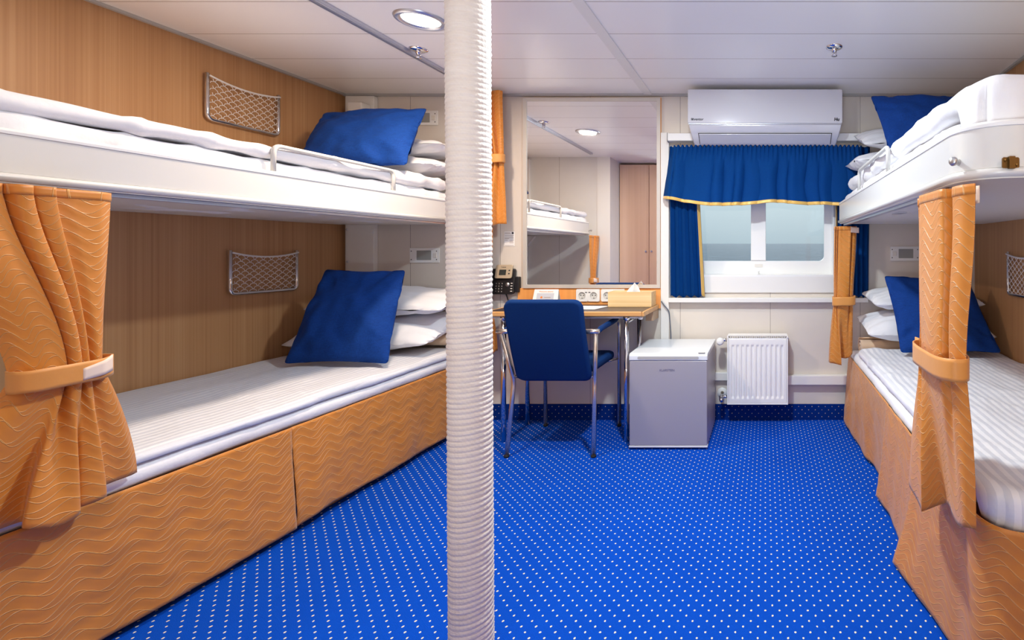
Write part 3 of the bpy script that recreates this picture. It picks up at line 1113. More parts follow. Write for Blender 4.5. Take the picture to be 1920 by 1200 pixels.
def spline(P, u):
    """Catmull-Rom through control tuples"""
    n = len(P) - 1
    t = u * n
    i = min(n - 1, int(t))
    f = t - i
    a, b, c, d = P[max(i - 1, 0)], P[i], P[i + 1], P[min(i + 2, n)]
    return tuple(0.5 * (2 * b[k_] + (c[k_] - a[k_]) * f + (2 * a[k_] - 5 * b[k_] + 4 * c[k_] - d[k_]) * f * f + (3 * b[k_] - a[k_] - 3 * c[k_] + d[k_]) * f ** 3) for k_ in range(len(b)))


# plan of the folds at head, tie and hem: (along, across[, hem drop]); "along" runs to the viewer's right
FOLD_A = ([(-1, -.3, 0), (-.75, .3, 0), (-.45, .5, 0), (-.27, .2, 0), (-.25, -.5, 0), (-.2, .9, 0), (-.04, 1, 0), (.0, .2, 0), (.03, .8, 0), (.2, .9, 0), (.25, .1, 0), (.5, .35, 0), (.8, .5, 0), (1, 0, 0)],
          [(-1, -.2, 0), (-.75, .5, 0), (-.35, .8, 0), (.02, .6, 0), (.05, -.3, 0), (.08, .8, 0), (.3, .9, 0), (.36, .0, 0), (.4, .5, 0), (.55, .7, 0), (.62, 0, 0), (.75, .4, 0), (.9, .3, 0), (1, 0, 0)],
          [(-1, -.7, .01), (-.65, -.5, .0), (-.2, -.5, .0), (-.36, .8, .0), (-.1, 1, -.022), (.12, 1, -.01), (.14, -.1, .0), (.18, .8, .0), (.42, .9, 0.005), (.46, -.1, .015), (.55, -.2, .02), (.7, -.3, .02), (.9, -.3, .02), (1, -.5, .02)])
FOLD_B = ([(-1, 0, 0), (-.93, .6, 0), (-.86, .1, 0), (-.78, .7, 0), (-.7, .1, 0), (-.6, .9, 0), (-.3, 1, 0), (.1, 1, 0), (.38, .9, 0), (.42, .0, 0), (.6, .5, 0), (.85, .3, 0), (1, -.4, 0)],
          [(-1, -.2, 0), (-.95, .4, 0), (-.88, .2, 0), (-.82, .6, 0), (-.75, .3, 0), (-.65, .8, 0), (-.2, 1, 0), (.25, 1, 0), (.5, .8, 0), (.53, .1, 0), (.65, .5, 0), (.85, .3, 0), (1, -.2, 0)],
          [(-1, .0, 0), (-.92, .7, 0), (-.7, 1, -.0), (-.4, 1, -.005), (-.1, 1, -.01), (-.05, .9, -.01), (-.04, -.2, 0.01), (.1, -.3, 0.02), (.4, -.1, .02), (.65, .0, .025), (.85, .0, .035), (.96, -.1, 0.045), (1, -.5, 0.045)])


def bunk_curtain(label, x, y, al, ac, zt, zb, zk, c, L, d, folds, seed, width=0.9, band=0.052):
    """al, ac: plan vectors to the viewer's right and towards the viewer; c, L, d = (head, tie, hem) offset, half length, half depth"""
    t = thing('bunk_curtain', label, 'curtain', (x, y, zt), 'golden bunk curtains')
    al, ac = Vector(al + (0,)), Vector(ac + (0,))
    o_ = Vector((x, y, 0))
    N_ = 240
    arcs = [0.0]
    for i in range(N_):
        a_, b_ = [[spline(F, q) for F in folds] for q in (i / N_, (i + 1) / N_)]
        arcs.append(arcs[-1] + max(math.hypot(L[m_] * (b_[m_][0] - a_[m_][0]), d[m_] * (b_[m_][1] - a_[m_][1])) for m_ in range(3)))
    U_ = lambda u: arcs[min(N_, int(round(u * N_)))]
    def wts(z):
        if z >= zk:
            f = (zt - z) / (zt - zk)
            f = f * f * (3 - 2 * f) * 0.6 + f * 0.4
            return (1 - f, f, 0)
        f = (zk - z) / (zk - zb)
        f = 1 - (1 - f) ** 1.4
        return (0, 1 - f, f)
    def f(u, v):
        z = zb + (zt - zb) * v
        w3 = wts(z)
        S3 = [spline(F, u) for F in folds]
        s = sum(w_ * q[0] for w_, q in zip(w3, S3))
        a = sum(w_ * q[1] for w_, q in zip(w3, S3))
        dz = w3[2] * S3[2][2]
        Lh = sum(w_ * q for w_, q in zip(w3, L))
        dp = sum(w_ * q for w_, q in zip(w3, d))
        cc = sum(w_ * q for w_, q in zip(w3, c))
        s2 = cc + Lh * s + 0.004 * nz(u * 7 + seed, z * 3)
        a2 = dp * a + 0.006 * nz(u * 5 + seed, z * 4, 2.0)
        p = o_ + al * s2 + ac * a2
        p.z = z + dz
        return p
    obj('cloth', grid(B(), f, 240, 64, uv=lambda u, v: (U_(u), v * (zt - zb))), 'gold_wave', t, smooth=True, solid=0.003)
    obj('heading_tape', grid(B(), lambda u, v: f(u, 1.0) + Vector((0, 0, -0.020 + 0.023 * v)), 240, 3, uv=lambda u, v: (U_(u), 0.012 + v * 0.002)), 'gold_wave', t, smooth=True, solid=0.0055)
    Lh, dp, cc = L[1] + 0.008, d[1] + 0.012, c[1]
    def g(u, v):
        a = 2 * PI * u
        p = o_ + al * (cc + Lh * math.copysign(abs(math.cos(a)) ** 0.7, math.cos(a))) + ac * (dp * 0.25 + dp * 0.85 * math.copysign(abs(math.sin(a)) ** 0.7, math.sin(a)))
        p.z = zk + band * (v - 0.5) + 0.004 * math.cos(a + 0.5) + 0.002 * nz(u * 8, v)
        return p
    obj('tieback', grid(B(), g, 80, 6, closed_u=True), 'gold_plain', t, smooth=True, solid=0.004)
    return t


near_l = bunk_curtain('golden curtain tied back at the near end of the left lower bunk', -1.765, 1.24, (0, 1), (1, 0), 1.232, 0.43, 0.775,
                      (-0.045, 0.012, 0.0), (0.155, 0.078, 0.185), (0.026, 0.030, 0.040), FOLD_A, 0.6, width=1.0)
near_r = bunk_curtain('golden curtain tied back at the near end of the right lower bunk', 0.460, 1.33, (0, -1), (-1, 0), 1.228, 0.40, 0.80,
                      (0.035, 0.03, 0.01), (0.17, 0.14, 0.175), (0.030, 0.034, 0.045), FOLD_B, 2.2, width=0.8)
far_r = bunk_curtain('golden curtain tied back at the window end of the right lower bunk', 0.478, 2.975, (1, 0), (0, -1), 1.22, 0.42, 0.785,
                     (-0.002, -0.014, -0.03), (0.068, 0.058, 0.07), (0.034, 0.03, 0.04), FOLD_B, 1.0, width=0.55)
far_lu = bunk_curtain('golden curtain of the left upper bunk hanging beside the mirror', -1.69, 3.075, (1, 0), (0, -1), 2.055, 1.225, 1.64,
                      (-0.01, 0.0, -0.01), (0.09, 0.085, 0.10), (0.040, 0.035, 0.045), FOLD_A, 0.4, width=0.7)
far_ll = bunk_curtain('golden curtain of the left lower bunk behind the rope pole', -1.72, 3.06, (1, 0), (0, -1), 1.215, 0.42, 0.80,
                      (-0.01, -0.01, 0.0), (0.055, 0.05, 0.072), (0.045, 0.035, 0.045), FOLD_B, 0.9, width=0.5)
# pale lining turned out at the heads of the right-hand curtains
bm = grid(B(), lambda u, v: Vector((0.462 + 0.030 * u, 1.24 - 0.088 * u, 1.178 + 0.012 * u + (0.052 - 0.012 * u) * v)), 10, 4)
obj('lining', bm, 'curtain_lining', near_r, smooth=True, solid=0.002)
bm = grid(B(), lambda u, v: Vector((0.500 + 0.050 * u, 2.935 + 0.01 * u, 1.187 - 0.004 * u + 0.032 * v)), 10, 4)
obj('lining', bm, 'curtain_lining', far_r, smooth=True, solid=0.002)
# velcro end of the left tie-back
bm = grid(B(), lambda u, v: Vector((-1.765 + 0.047 + 0.003 * math.sin(u * PI) - 0.030 * max(0, u - 0.6), 1.262 + 0.066 * u, 0.753 + 0.010 * u + (0.030 + 0.012 * u) * v)), 12, 4, uv=lambda u, v: (u * 0.03, 0.012 + v * 0.003))
obj('tie_flap', bm, 'curtain_lining', near_l, smooth=True, solid=0.003)
bm = grid(B(), lambda u, v: Vector((0.446 - 0.004 * u, 1.452 + 0.026 * u, 0.778 + 0.048 * v - 0.02 * u * (1 - v))), 8, 4, uv=lambda u, v: (u * 0.03, 0.012 + v * 0.003))
obj('tie_flap', bm, 'gold_plain', near_r, smooth=True, solid=0.003)

# window curtains and valance
RAILY = D - 0.09
rail = thing('window_curtain_rail', 'white curtain rail box above the window, behind the valance', 'curtain rail', (0.0, D - 0.05, 1.77))
obj('box', bx(-0.612, 0.63, D - 0.075, D - 0.001, 1.768, 1.815), 'white_plastic', rail, bevel=0.003)
obj('end_cap', bx(-0.616, -0.6125, D - 0.078, D - 0.001, 1.764, 1.818), 'trim_grey', rail)


def window_curtain(label, x0t, x1t, x0b, x1b, zt, zb, nf, seed, gold_left):
    t = thing('window_curtain', label, 'curtain', ((x0t + x1t) / 2, D - 0.04, zb), 'blue window curtains')
    def f(u, v, off=0.0):
        z = zb + (zt - zb) * v
        f_ = 1 - (1 - (1 - v)) ** 0.8
        xa, xb = x0t + (x0b - x0t) * (1 - v), x1t + (x1b - x1t) * (1 - v)
        a = 2 * PI * nf * u + seed
        return Vector((xa + (xb - xa) * u + 0.004 * math.sin(2 * a), D - 0.042 - 0.023 * math.sin(a) * (0.7 + 0.3 * nz(u * 4, z * 3 + seed)) - off, z + (0.012 * math.sin(a) if v < 0.02 else 0)))
    obj('cloth', grid(B(), f, 110, 40), 'blue_valance', t, smooth=True, solid=0.003)
    a, b = (0.0, 0.055) if gold_left else (0.92, 1.0)
    obj('gold_border', grid(B(), lambda u, v: f(a + (b - a) * u, v, 0.004), 10, 40), 'gold_satin', t, smooth=True, solid=0.002)
    return t


window_curtain('blue curtain with gold border hanging left of the window', -0.605, -0.435, -0.600, -0.385, 1.735, 0.79, 4.5, 0.3, False)
window_curtain('blue curtain with gold border right of the window, partly behind the bunk', 0.435, 0.66, 0.45, 0.65, 1.735, 0.79, 6.5, 1.2, True)

val = thing('valance', 'gathered blue valance with gold hem above the window', 'valance', (0, D - 0.1, 1.37))
VX0, VX1 = -0.60, 0.62
def valf(u, v, off=0.0):
    # v=1 top; ends return to the wall
    z0, z1 = 1.366, 1.733
    dn = 1 - v
    s = u
    x = VX0 - 0.045 * dn + (VX1 - VX0 + 0.07 * dn) * s
    y = D - 0.088 - 0.022 * dn
    if s < 0.035:
        y += 0.05 * (1 - s / 0.035)
    if s > 0.97:
        y += 0.05 * (s - 0.97) / 0.03
    q_ = 14.5 * s + 1.1 * nz(s * 6, 1.0) + 0.25 * nz(s * 9, v * 1.5)
    pl = 1 - 2 * abs(math.sin(PI * q_)) ** 0.6          # sharp creases between soft swells
    big = (pl * 0.6 + 0.4 * math.sin(2 * PI * q_ * 0.5 + 1)) * (0.7 + 0.6 * nz(s * 4, 8.0))
    fine = math.sin(2 * PI * 46 * s + 2 * nz(s * 9, 3.0)) * max(0, 1 - dn * 3.2)
    y += 0.026 * big * min(1, dn * 2.2) - 0.007 * fine + 0.004 * nz(s * 14, v * 3)
    z = z0 + (z1 - z0) * v
    z += dn * (0.010 * math.sin(s * 13 + 0.5) + 0.012 * nz(s * 7, 4.0) + 0.035 * max(0, 1 - s * 9))
    z += 0.006 * fine * (1 if v > 0.99 else 0)
    return Vector((x, y - off, z))
obj('cloth', grid(B(), valf, 420, 44), 'blue_valance', val, smooth=True, solid=0.003)
obj('gold_hem', grid(B(), lambda u, v: valf(u, v * 0.055, 0.0035), 320, 4), 'gold_satin', val, smooth=True, solid=0.002)

# ------------------------------------------------------------------ air conditioner
ac = thing('air_conditioner', 'white wall-mounted air conditioner above the window', 'air conditioner', (0, D - 0.1, 1.73))
AX0, AX1 = -0.465, 0.462
prof = [(D - 0.002, 1.82), (D - 0.079, 1.82), (D - 0.079, 1.735), (D - 0.09, 1.735), (D - 0.165, 1.785), (D - 0.186, 1.83), (D - 0.19, 1.85), (D - 0.19, 2.03), (D - 0.17, 2.048), (D - 0.002, 2.048)]
bm = B()
def acx(z, s):
    inset = 0.024 * max(0, min(1, (1.84 - z) / 0.1))
    return AX0 + inset if s < 0 else AX1 - inset
ra = [bm.verts.new((acx(z, -1), y, z)) for y, z in prof]
rb = [bm.verts.new((acx(z, 1), y, z)) for y, z in prof]
bm.faces.new(ra); bm.faces.new(rb)
for i in range(len(prof)):
    j = (i + 1) % len(prof)
    bm.faces.new((ra[i], ra[j], rb[j], rb[i]))
obj('body', bm, 'gloss_white', ac, bevel=0.008)
bm = prism(B(), rrect(AX0 - 0.001, AX1 + 0.001, 1.845, 2.049, 0.008), D - 0.203, D - 0.1905, 'y')
obj('front_panel', bm, 'gloss_white', ac, bevel=0.004)
obj('seam_line', bx(AX0 + 0.002, AX1 - 0.002, D - 0.1965, D - 0.187, 1.840, 1.8445), 'aluminium', ac)
# louvre: follows the sloping lower front
a0, a1 = Vector((0, D - 0.1665, 1.7865)), Vector((0, D - 0.0905, 1.7355))
dv = (a1 - a0)
nn = Vector((0, -dv.z, dv.y)).normalized()
if nn.z > 0:
    nn = -nn
def quad_slab(bm, x0, x1, f0, f1, h0, h1):
    vs = []
    for h_ in (h0, h1):
        for x, f_ in ((x0, f0), (x1, f0), (x1, f1), (x0, f1)):
            p = a0 + dv * f_ + nn * h_
            vs.append(bm.verts.new((x, p.y, p.z)))
    for q in ((0, 1, 2, 3), (4, 5, 6, 7), (0, 1, 5, 4), (1, 2, 6, 5), (2, 3, 7, 6), (3, 0, 4, 7)):
        bm.faces.new([vs[i] for i in q])
    return bm
obj('outlet', quad_slab(B(), AX0 + 0.058, AX1 - 0.058, -0.10, 0.86, 0.0, 0.0015), 'dark_gap', ac)
obj('louver', quad_slab(B(), AX0 + 0.062, AX1 - 0.062, -0.08, 0.82, 0.002, 0.007), 'gloss_white', ac, bevel=0.002)
tf = D - 0.2034
text('logo', 'inventor', 0.021, 'print_dark', ac, (AX0 + 0.058, tf, 1.868), FACE_CAM, bold=0.0004)
bm = B()
tube(bm, fillet([(AX0 + 0.020, tf, 1.863), (AX0 + 0.020, tf, 1.874), (AX0 + 0.0265, tf, 1.874), (AX0 + 0.0265, tf, 1.864)], 0.003), 0.0012, 6)
tube(bm, fillet([(AX0 + 0.029, tf, 1.874), (AX0 + 0.034, tf, 1.874), (AX0 + 0.034, tf, 1.863)], 0.003), 0.0012, 6)
obj('logo_mark', bm, 'print_dark', ac)
text('model_mark', 'Hu', 0.026, 'print_dark', ac, (AX1 - 0.034, tf, 1.867), FACE_CAM, shear=0.15, bold=0.0012)

# ------------------------------------------------------------------ mirror unit
mir = thing('mirror', 'tall framed wall mirror above the desk, with wooden backing', 'mirror', (-1.1, D - 0.02, 0.84))
MX0, MX1, MZ0, MZ1 = -1.540, -0.668, 0.842, 2.052
obj('backing_board', bx(-1.545, -0.665, D - 0.014, D - 0.001, 0.842, 2.056), 'orange_wood', mir)
bm = B()
fw = 0.022
box(bm, MX0, MX0 + fw, D - 0.026, D - 0.0145, MZ0, MZ1)
box(bm, MX1 - fw, MX1, D - 0.026, D - 0.0145, MZ0, MZ1)
box(bm, MX0 + fw, MX1 - fw, D - 0.026, D - 0.0145, MZ0, MZ0 + fw)
box(bm, MX0 + fw, MX1 - fw, D - 0.026, D - 0.0145, MZ1 - fw, MZ1)
obj('frame', bm, 'mirror_frame', mir)
obj('glass', bx(MX0 + fw, MX1 - fw, D - 0.020, D - 0.016, MZ0 + fw, MZ1 - fw), 'mirror_glass', mir)

o = obj('backsplash_board', bx(-1.578, -0.667, D - 0.016, D - 0.001, 0.712, 0.841), 'orange_wood', bevel=0.001)
tag(o, 'low orange wooden board on the wall between mirror and desk', 'wall board')

# ------------------------------------------------------------------ desk
desk = thing('desk', 'narrow desk with dark top, wooden edge and chrome legs', 'desk', (-1.12, 3.0, 0))
DX0, DX1, DY0 = -1.585, -0.676, 2.80
obj('desktop', bx(DX0 + 0.016, DX1 - 0.016, DY0 + 0.016, D - 0.018, 0.713, 0.738), 'desk_top', desk)
bm = sweep(B(), [(DX0, D - 0.018), (DX0, DY0)] [::1], [(0, 0.711), (0.0155, 0.711), (0.0155, 0.739), (0, 0.739)]) if False else B()
pth = [(DX0 + 0.0005, D - 0.018), (DX0 + 0.0005, DY0), (DX1, DY0), (DX1, D - 0.018)]
box(bm, DX0, DX0 + 0.0155, DY0, D - 0.018, 0.711, 0.739)
box(bm, DX1 - 0.0155, DX1, DY0, D - 0.018, 0.711, 0.739)
box(bm, DX0 + 0.0155, DX1 - 0.0155, DY0, DY0 + 0.0155, 0.711, 0.739)
obj('wooden_edge', bm, 'edge_wood', desk, bevel=0.006)
obj('side_bracket', bx(DX1 - 0.05, DX1 - 0.004, D - 0.17, D - 0.018, 0.655, 0.7105), 'desk_under', desk)
for x in (-1.48, -0.785):
    for y in (2.835, 3.12):
        bm = tube(B(), [(x, y, 0.002), (x, y, 0.69)], 0.0135, 16)
        lathe(bm, [(0.0135, 0.69), (0.019, 0.692), (0.019, 0.7105), (0, 0.7105)], (x, y, 0), n=18)
        obj('leg', bm, 'chrome', desk, smooth=True)
    bm = tube(B(), [(x, 2.835, 0.676), (x, 3.12, 0.676)], 0.009, 12)
    obj('side_rail', bm, 'chrome', desk, smooth=True)
bm = tube(B(), [(-1.565, 2.845, 0.702), (-0.715, 2.845, 0.702)], 0.0065, 12)
lathe(bm, [(0, 0), (0.011, 0), (0.012, 0.012), (0.008, 0.022), (0, 0.024)], (-0.718, 2.845, 0.702), (1, 0, -0.2), 14)
obj('cross_bar', bm, 'white_plastic', desk, smooth=True)

# ------------------------------------------------------------------ chair
ch = thing('desk_chair', 'blue upholstered armchair with chrome legs pulled up to the desk', 'chair', (-1.13, 2.85, 0))
CX0, CX1 = -1.318, -0.918
bm = B()
def backf(u, v, s):
    # u across, v up; s=+1 rear face
    a, b = 2 * u - 1, 2 * v - 1
    zz = 0.385 + 0.45 * v
    yy = 2.675 - 0.155 * v - 0.012 * math.sin(PI * v)
    ea = min(1, (1 - abs(a)) / 0.05)
    eb = min(1, (1 - abs(b)) / 0.05)
    th = 0.024 * math.sqrt(max(0, 1 - (1 - ea) ** 2)) * math.sqrt(max(0, 1 - (1 - eb) ** 2))
    rr = 0.045
    x, z = a * 0.2, b * 0.225
    da, db = abs(x) - (0.2 - rr), abs(z) - (0.225 - rr)
    if da > 0 and db > 0:
        k_ = max(da, db) / math.hypot(da, db)
        x = math.copysign(0.2 - rr + da * k_, x)
        z = math.copysign(0.225 - rr + db * k_, z)
    zz = 0.61 + z
    yy = 2.675 - 0.155 * ((z + 0.225) / 0.45) - 0.012 * math.sin(PI * v) - 0.018 * (1 - a * a) * 0
    return Vector(((CX0 + CX1) / 2 + x, yy - s * th, zz))
for s in (1, -1):
    grid(bm, lambda u, v: backf(u, v, s), 44, 44)
bmesh.ops.remove_doubles(bm, verts=bm.verts, dist=0.0003)
obj('backrest', bm, 'chair_blue', ch, smooth=True)
obj('seat', soft_block(CX0 + 0.005, CX1 + 0.005, 2.68, 3.07, 0.425, 0.475, 0.022, 0.05, 0.0, 3, 0.02, round_far=True), 'chair_blue', ch, smooth=True)
for sx_, xo in ((-1, -1.352), (1, -0.898)):
    # rear leg: foot -> joint under the back -> up and out to the arm
    xi = xo - sx_ * 0.012
    bm = tube(B(), fillet([(xo, 2.62, 0.004), (xi, 2.675, 0.39), (xi + sx_ * 0.03, 2.60, 0.655)], 0.04), 0.0115, 14)
    obj('leg', bm, 'satin_steel', ch, smooth=True)
    bm = tube(B(), fillet([(xo, 3.085, 0.004), (xo, 3.075, 0.66), (xi + sx_ * 0.02, 2.90, 0.668)], 0.05), 0.0115, 14)
    obj('leg', bm, 'satin_steel', ch, smooth=True)
    bm = tube(B(), [(xi - sx_ * 0.025, 2.595, 0.662), (xi + sx_ * 0.05, 2.595, 0.662)], 0.0125, 14)
    obj('arm_end', bm, 'satin_steel', ch, smooth=True)
    bm = B()
    pts = [(xi + sx_ * 0.038, 2.61, 0.655), (xi + sx_ * 0.03, 2.68, 0.664), (xi + sx_ * 0.022, 2.90, 0.668), (xo, 3.03, 0.666)]
    tube(bm, pts, [0.011, 0.015, 0.016, 0.013], 14)
    obj('armrest', bm, 'chair_blue', ch, smooth=True)
    bm = tube(B(), [(xi - sx_ * 0.03, 3.0, 0.42), (xo, 3.078, 0.42)], 0.007, 10)
    obj('seat_bracket', bm, 'satin_steel', ch, smooth=True)
    for y in (2.62, 3.085):
        obj('foot', lathe(B(), [(0, 0.0005), (0.0125, 0.0005), (0.0135, 0.012), (0, 0.012)], (xo, y, 0), n=16), 'dark_rubber', ch, smooth=True)
bm = tube(B(), [(-1.34, 2.672, 0.41), (-0.91, 2.672, 0.41)], 0.009, 12)
tube(bm, [(-1.30, 3.0, 0.418), (-0.95, 3.0, 0.418)], 0.009, 12)
tube(bm, [(-1.22, 2.672, 0.412), (-1.22, 3.0, 0.418)], 0.009, 12)
tube(bm, [(-1.02, 2.672, 0.412), (-1.02, 3.0, 0.418)], 0.009, 12)
obj('seat_frame', bm, 'satin_steel', ch, smooth=True)

# ------------------------------------------------------------------ fridge
fr_ = thing('mini_fridge', 'small grey mini fridge with white top beside the desk', 'fridge', (-0.527, 2.95, 0))
FX0, FX1, FY0, FY1 = -0.738, -0.316, 2.72, 3.165
obj('body', bx(FX0, FX1, FY0 + 0.045, FY1, 0.012, 0.498), 'fridge_front', fr_, bevel=0.006)
obj('door', bx(FX0, FX1, FY0, FY0 + 0.041, 0.022, 0.482), 'fridge_front', fr_, bevel=0.004)
bm = prism(B(), [(FY0 - 0.002, 0.484), (FY0 - 0.002, 0.510), (FY0 + 0.012, 0.522), (FY1 + 0.004, 0.522), (FY1 + 0.004, 0.498), (FY0 + 0.042, 0.498), (FY0 + 0.042, 0.484)], FX0 - 0.002, FX1 + 0.002, 'x')
obj('top_cover', bm, 'fridge_top', fr_, bevel=0.004)
bm = prism(B(), rrect(FX0 + 0.045, FX1 - 0.045, 0.491, 0.506, 0.007), FY0 - 0.0035, FY0 - 0.002, 'y')
obj('handle_groove', bm, 'trim_grey', fr_)
obj('plinth', bx(FX0 - 0.003, FX1 + 0.003, FY0 - 0.002, FY0 + 0.03, 0.012, 0.021), 'fridge_top', fr_, bevel=0.002)
for x in (FX0 + 0.04, FX1 - 0.04):
    for y in (FY0 + 0.05, FY1 - 0.05):
        obj('foot', lathe(B(), [(0, 0), (0.015, 0), (0.015, 0.0125), (0, 0.0125)], (x, y, 0), n=16), 'dark_rubber', fr_)
text('maker_mark', 'KLARSTEIN', 0.0165, 'fridge_print', fr_, (-0.533, FY0 - 0.0006, 0.431), FACE_CAM, 0.0004)
bm = tube(B(), fillet([(-0.598, 3.171, 0.40), (-0.597, 3.172, 0.55), (-0.604, 3.166, 0.66), (-0.608, 3.165, 0.70), (-0.640, 3.168, 0.735), (-0.658, 3.171, 0.76)], 0.03), 0.0035, 8)
obj('power_cord', bm, 'cable_grey', fr_, smooth=True)
obj('hinge_cap', bx(FX1 - 0.05, FX1 - 0.012, FY0 + 0.004, FY0 + 0.02, 0.5222, 0.5255), 'trim_grey', fr_, bevel=0.0015)

# ------------------------------------------------------------------ radiator
rad = thing('radiator', 'small white panel radiator on the wall under the window', 'radiator', (-0.05, D - 0.07, 0.13))
RX0, RX1, RZ0, RZ1, RY = -0.236, 0.140, 0.130, 0.556, D - 0.115
def radf(u, v):
    x = RX0 + 0.010 + (RX1 - RX0 - 0.02) * u
    z = RZ0 + 0.008 + (RZ1 - RZ0 - 0.028) * v
    p = (u - 0.03) / 0.94 * 11
    rel = 0
    if 0 < p < 11:
        fr = p - math.floor(p)
        rel = max(0, min(1, (0.5 - abs(fr - 0.5) - 0.14) * 6))
        vv = min(1, max(0, (v - 0.075) * 40)) * min(1, max(0, (0.905 - v) * 40))
        rel *= vv
    return Vector((x, RY + 0.006 * rel - 0.0, z))
obj('front_panel', grid(B(), radf, 264, 60), 'radiator_paint', rad, smooth=True, solid=0.002)
bm = B()
box(bm, RX0, RX0 + 0.009, RY - 0.002, D - 0.03, RZ0, RZ1 - 0.004)
obj('side_cover', bm, 'radiator_paint', rad, bevel=0.002)
bm = B()
box(bm, RX1 - 0.009, RX1, RY - 0.002, D - 0.03, RZ0, RZ1 - 0.004)
obj('side_cover', bm, 'radiator_paint', rad, bevel=0.002)
obj('rear_panel', bx(RX0 + 0.0095, RX1 - 0.0095, RY + 0.012, D - 0.035, RZ0 + 0.004, RZ1 - 0.02), 'radiator_paint', rad)
bm = B()
box(bm, RX0 + 0.004, RX1 - 0.004, RY + 0.012, D - 0.034, RZ1 - 0.0035, RZ1)
n = 29
for i in range(n + 1):
    x = RX0 + 0.02 + (RX1 - RX0 - 0.04) * i / n
    box(bm, x - 0.0016, x + 0.0016, RY - 0.001, RY + 0.012, RZ1 - 0.018, RZ1 - 0.0005)
box(bm, RX0 + 0.004, RX1 - 0.004, RY - 0.001, RY + 0.012, RZ1 - 0.003, RZ1)
box(bm, RX0 + 0.004, RX1 - 0.004, RY - 0.002, RY + 0.012, RZ1 - 0.020, RZ1 - 0.016)
obj('top_grille', bm, 'radiator_paint', rad)
obj('bottom_lip', bx(RX0, RX1, RY - 0.003, RY + 0.004, RZ0, RZ0 + 0.009), 'radiator_paint', rad, bevel=0.001)
tv = obj('thermostat_valve', lathe(B(), [(0, 0.0), (0.012, 0.0), (0.014, 0.018), (0.021, 0.026), (0.0235, 0.052), (0.021, 0.075), (0.012, 0.080), (0, 0.080)], (-0.278, RY + 0.045, 0.518), (0, -1, 0.06), 28), 'white_plastic', rad, smooth=True)
bm = tube(B(), [(-0.290, RY + 0.05, 0.52), (-0.226, RY + 0.05, 0.52)], 0.010, 14)
obj('inlet_pipe', bm, 'chrome', rad, smooth=True)
bm = tube(B(), fillet([(-0.275, D - 0.002, 0.165), (-0.275, RY + 0.05, 0.165), (-0.226, RY + 0.05, 0.165)], 0.02), 0.010, 14)
lathe(bm, [(0.012, -0.018), (0.014, -0.012), (0.014, 0.012), (0.010, 0.022), (0, 0.022)], (-0.275, RY + 0.03, 0.158), (0.1, -0.8, -0.5), 16)
obj('return_valve', bm, 'chrome', rad, smooth=True)
obj('wall_rosette', lathe(B(), [(0.011, 0.006), (0.030, 0.005), (0.033, 0)], (-0.275, D - 0.002, 0.172), (0, -1, 0), 28), 'white_plastic', rad, smooth=True)
bm = lathe(B(), [(0, 0), (0.006, 0), (0.006, 0.006), (0, 0.007)], (RX1 + 0.0005, RY + 0.03, 0.535), (1, 0, 0), 12)
obj('vent_plug', bm, 'white_plastic', rad)

# ------------------------------------------------------------------ things on and over the desk
def socket(x0, x1, label, usb):
    t = thing('power_socket', label, 'socket', ((x0 + x1) / 2, D - 0.02, 0.75), 'white double sockets')
    yf = D - 0.0165
    z0, z1 = 0.757, 0.836
    bm = prism(B(), rrect(x0, x1, z0, z1, 0.006), yf - 0.004, yf, 'y')
    cz_ = 0.796
    for q in (0, 1):        # front skin with a round hole for each cup
        xa, xb = x0 + (x1 - x0) * 0.5 * q, x0 + (x1 - x0) * 0.5 * (q + 1)
        cx_ = (xa + xb) / 2
        n_ = 32
        inn, out_ = [], []
        for i in range(n_):
            a_ = 2 * PI * (i + 0.5) / n_
            c_, s_ = math.cos(a_), math.sin(a_)
            f_ = min(((xb - xa) / 2) / max(1e-6, abs(c_)), ((z1 - cz_) if s_ > 0 else (cz_ - z0)) / max(1e-6, abs(s_)))
            inn.append((cx_ + 0.0215 * c_, cz_ + 0.0215 * s_))
            out_.append((cx_ + f_ * c_, cz_ + f_ * s_))
        vi = [bm.verts.new((x, yf - 0.010, z)) for x, z in inn]
        vo = [bm.verts.new((x, yf - 0.010, z)) for x, z in out_]
        vb = [bm.verts.new((x, yf - 0.004, z)) for x, z in out_]
        for i in range(n_):
            j = (i + 1) % n_
            bm.faces.new((vi[i], vi[j], vo[j], vo[i]))
            bm.faces.new((vo[i], vo[j], vb[j], vb[i]))
    obj('plate', bm, 'white_plastic', t)
    for q in (0.25, 0.75):
        cx = x0 + (x1 - x0) * q
        cz = 0.796
        s = obj('outlet', lathe(B(), [(0.0225, 0.0008), (0.0215, 0.002), (0.0200, 0.0012), (0.0190, -0.006), (0.0, -0.006)], (cx, yf - 0.0105, cz), (0, -1, 0), 28), 'outlet_shaded', t, smooth=False)
        bm = B()
        for dx in (-0.009, 0.009):
            lathe(bm, [(0.0036, 0), (0, 0.0006)], (cx + dx, yf - 0.0047, cz), (0, -1, 0), 10)
        box(bm, cx - 0.003, cx + 0.003, yf - 0.0105, yf - 0.0048, cz - 0.019, cz - 0.016)
        obj('contact_holes', bm, 'dark_gap', s).name = 'contact_hole'
    if usb:
        for dx in (-0.011, 0.011):
            obj('usb_port', bx((x0 + x1) / 2 + dx - 0.006, (x0 + x1) / 2 + dx + 0.006, yf - 0.0112, yf - 0.0100, 0.813, 0.8175), 'dark_gap', t)


socket(-1.202, -1.053, 'white double socket with two charging ports, beside the chair back', True)
socket(-1.044, -0.895, 'white double socket half hidden behind the tissue box', False)

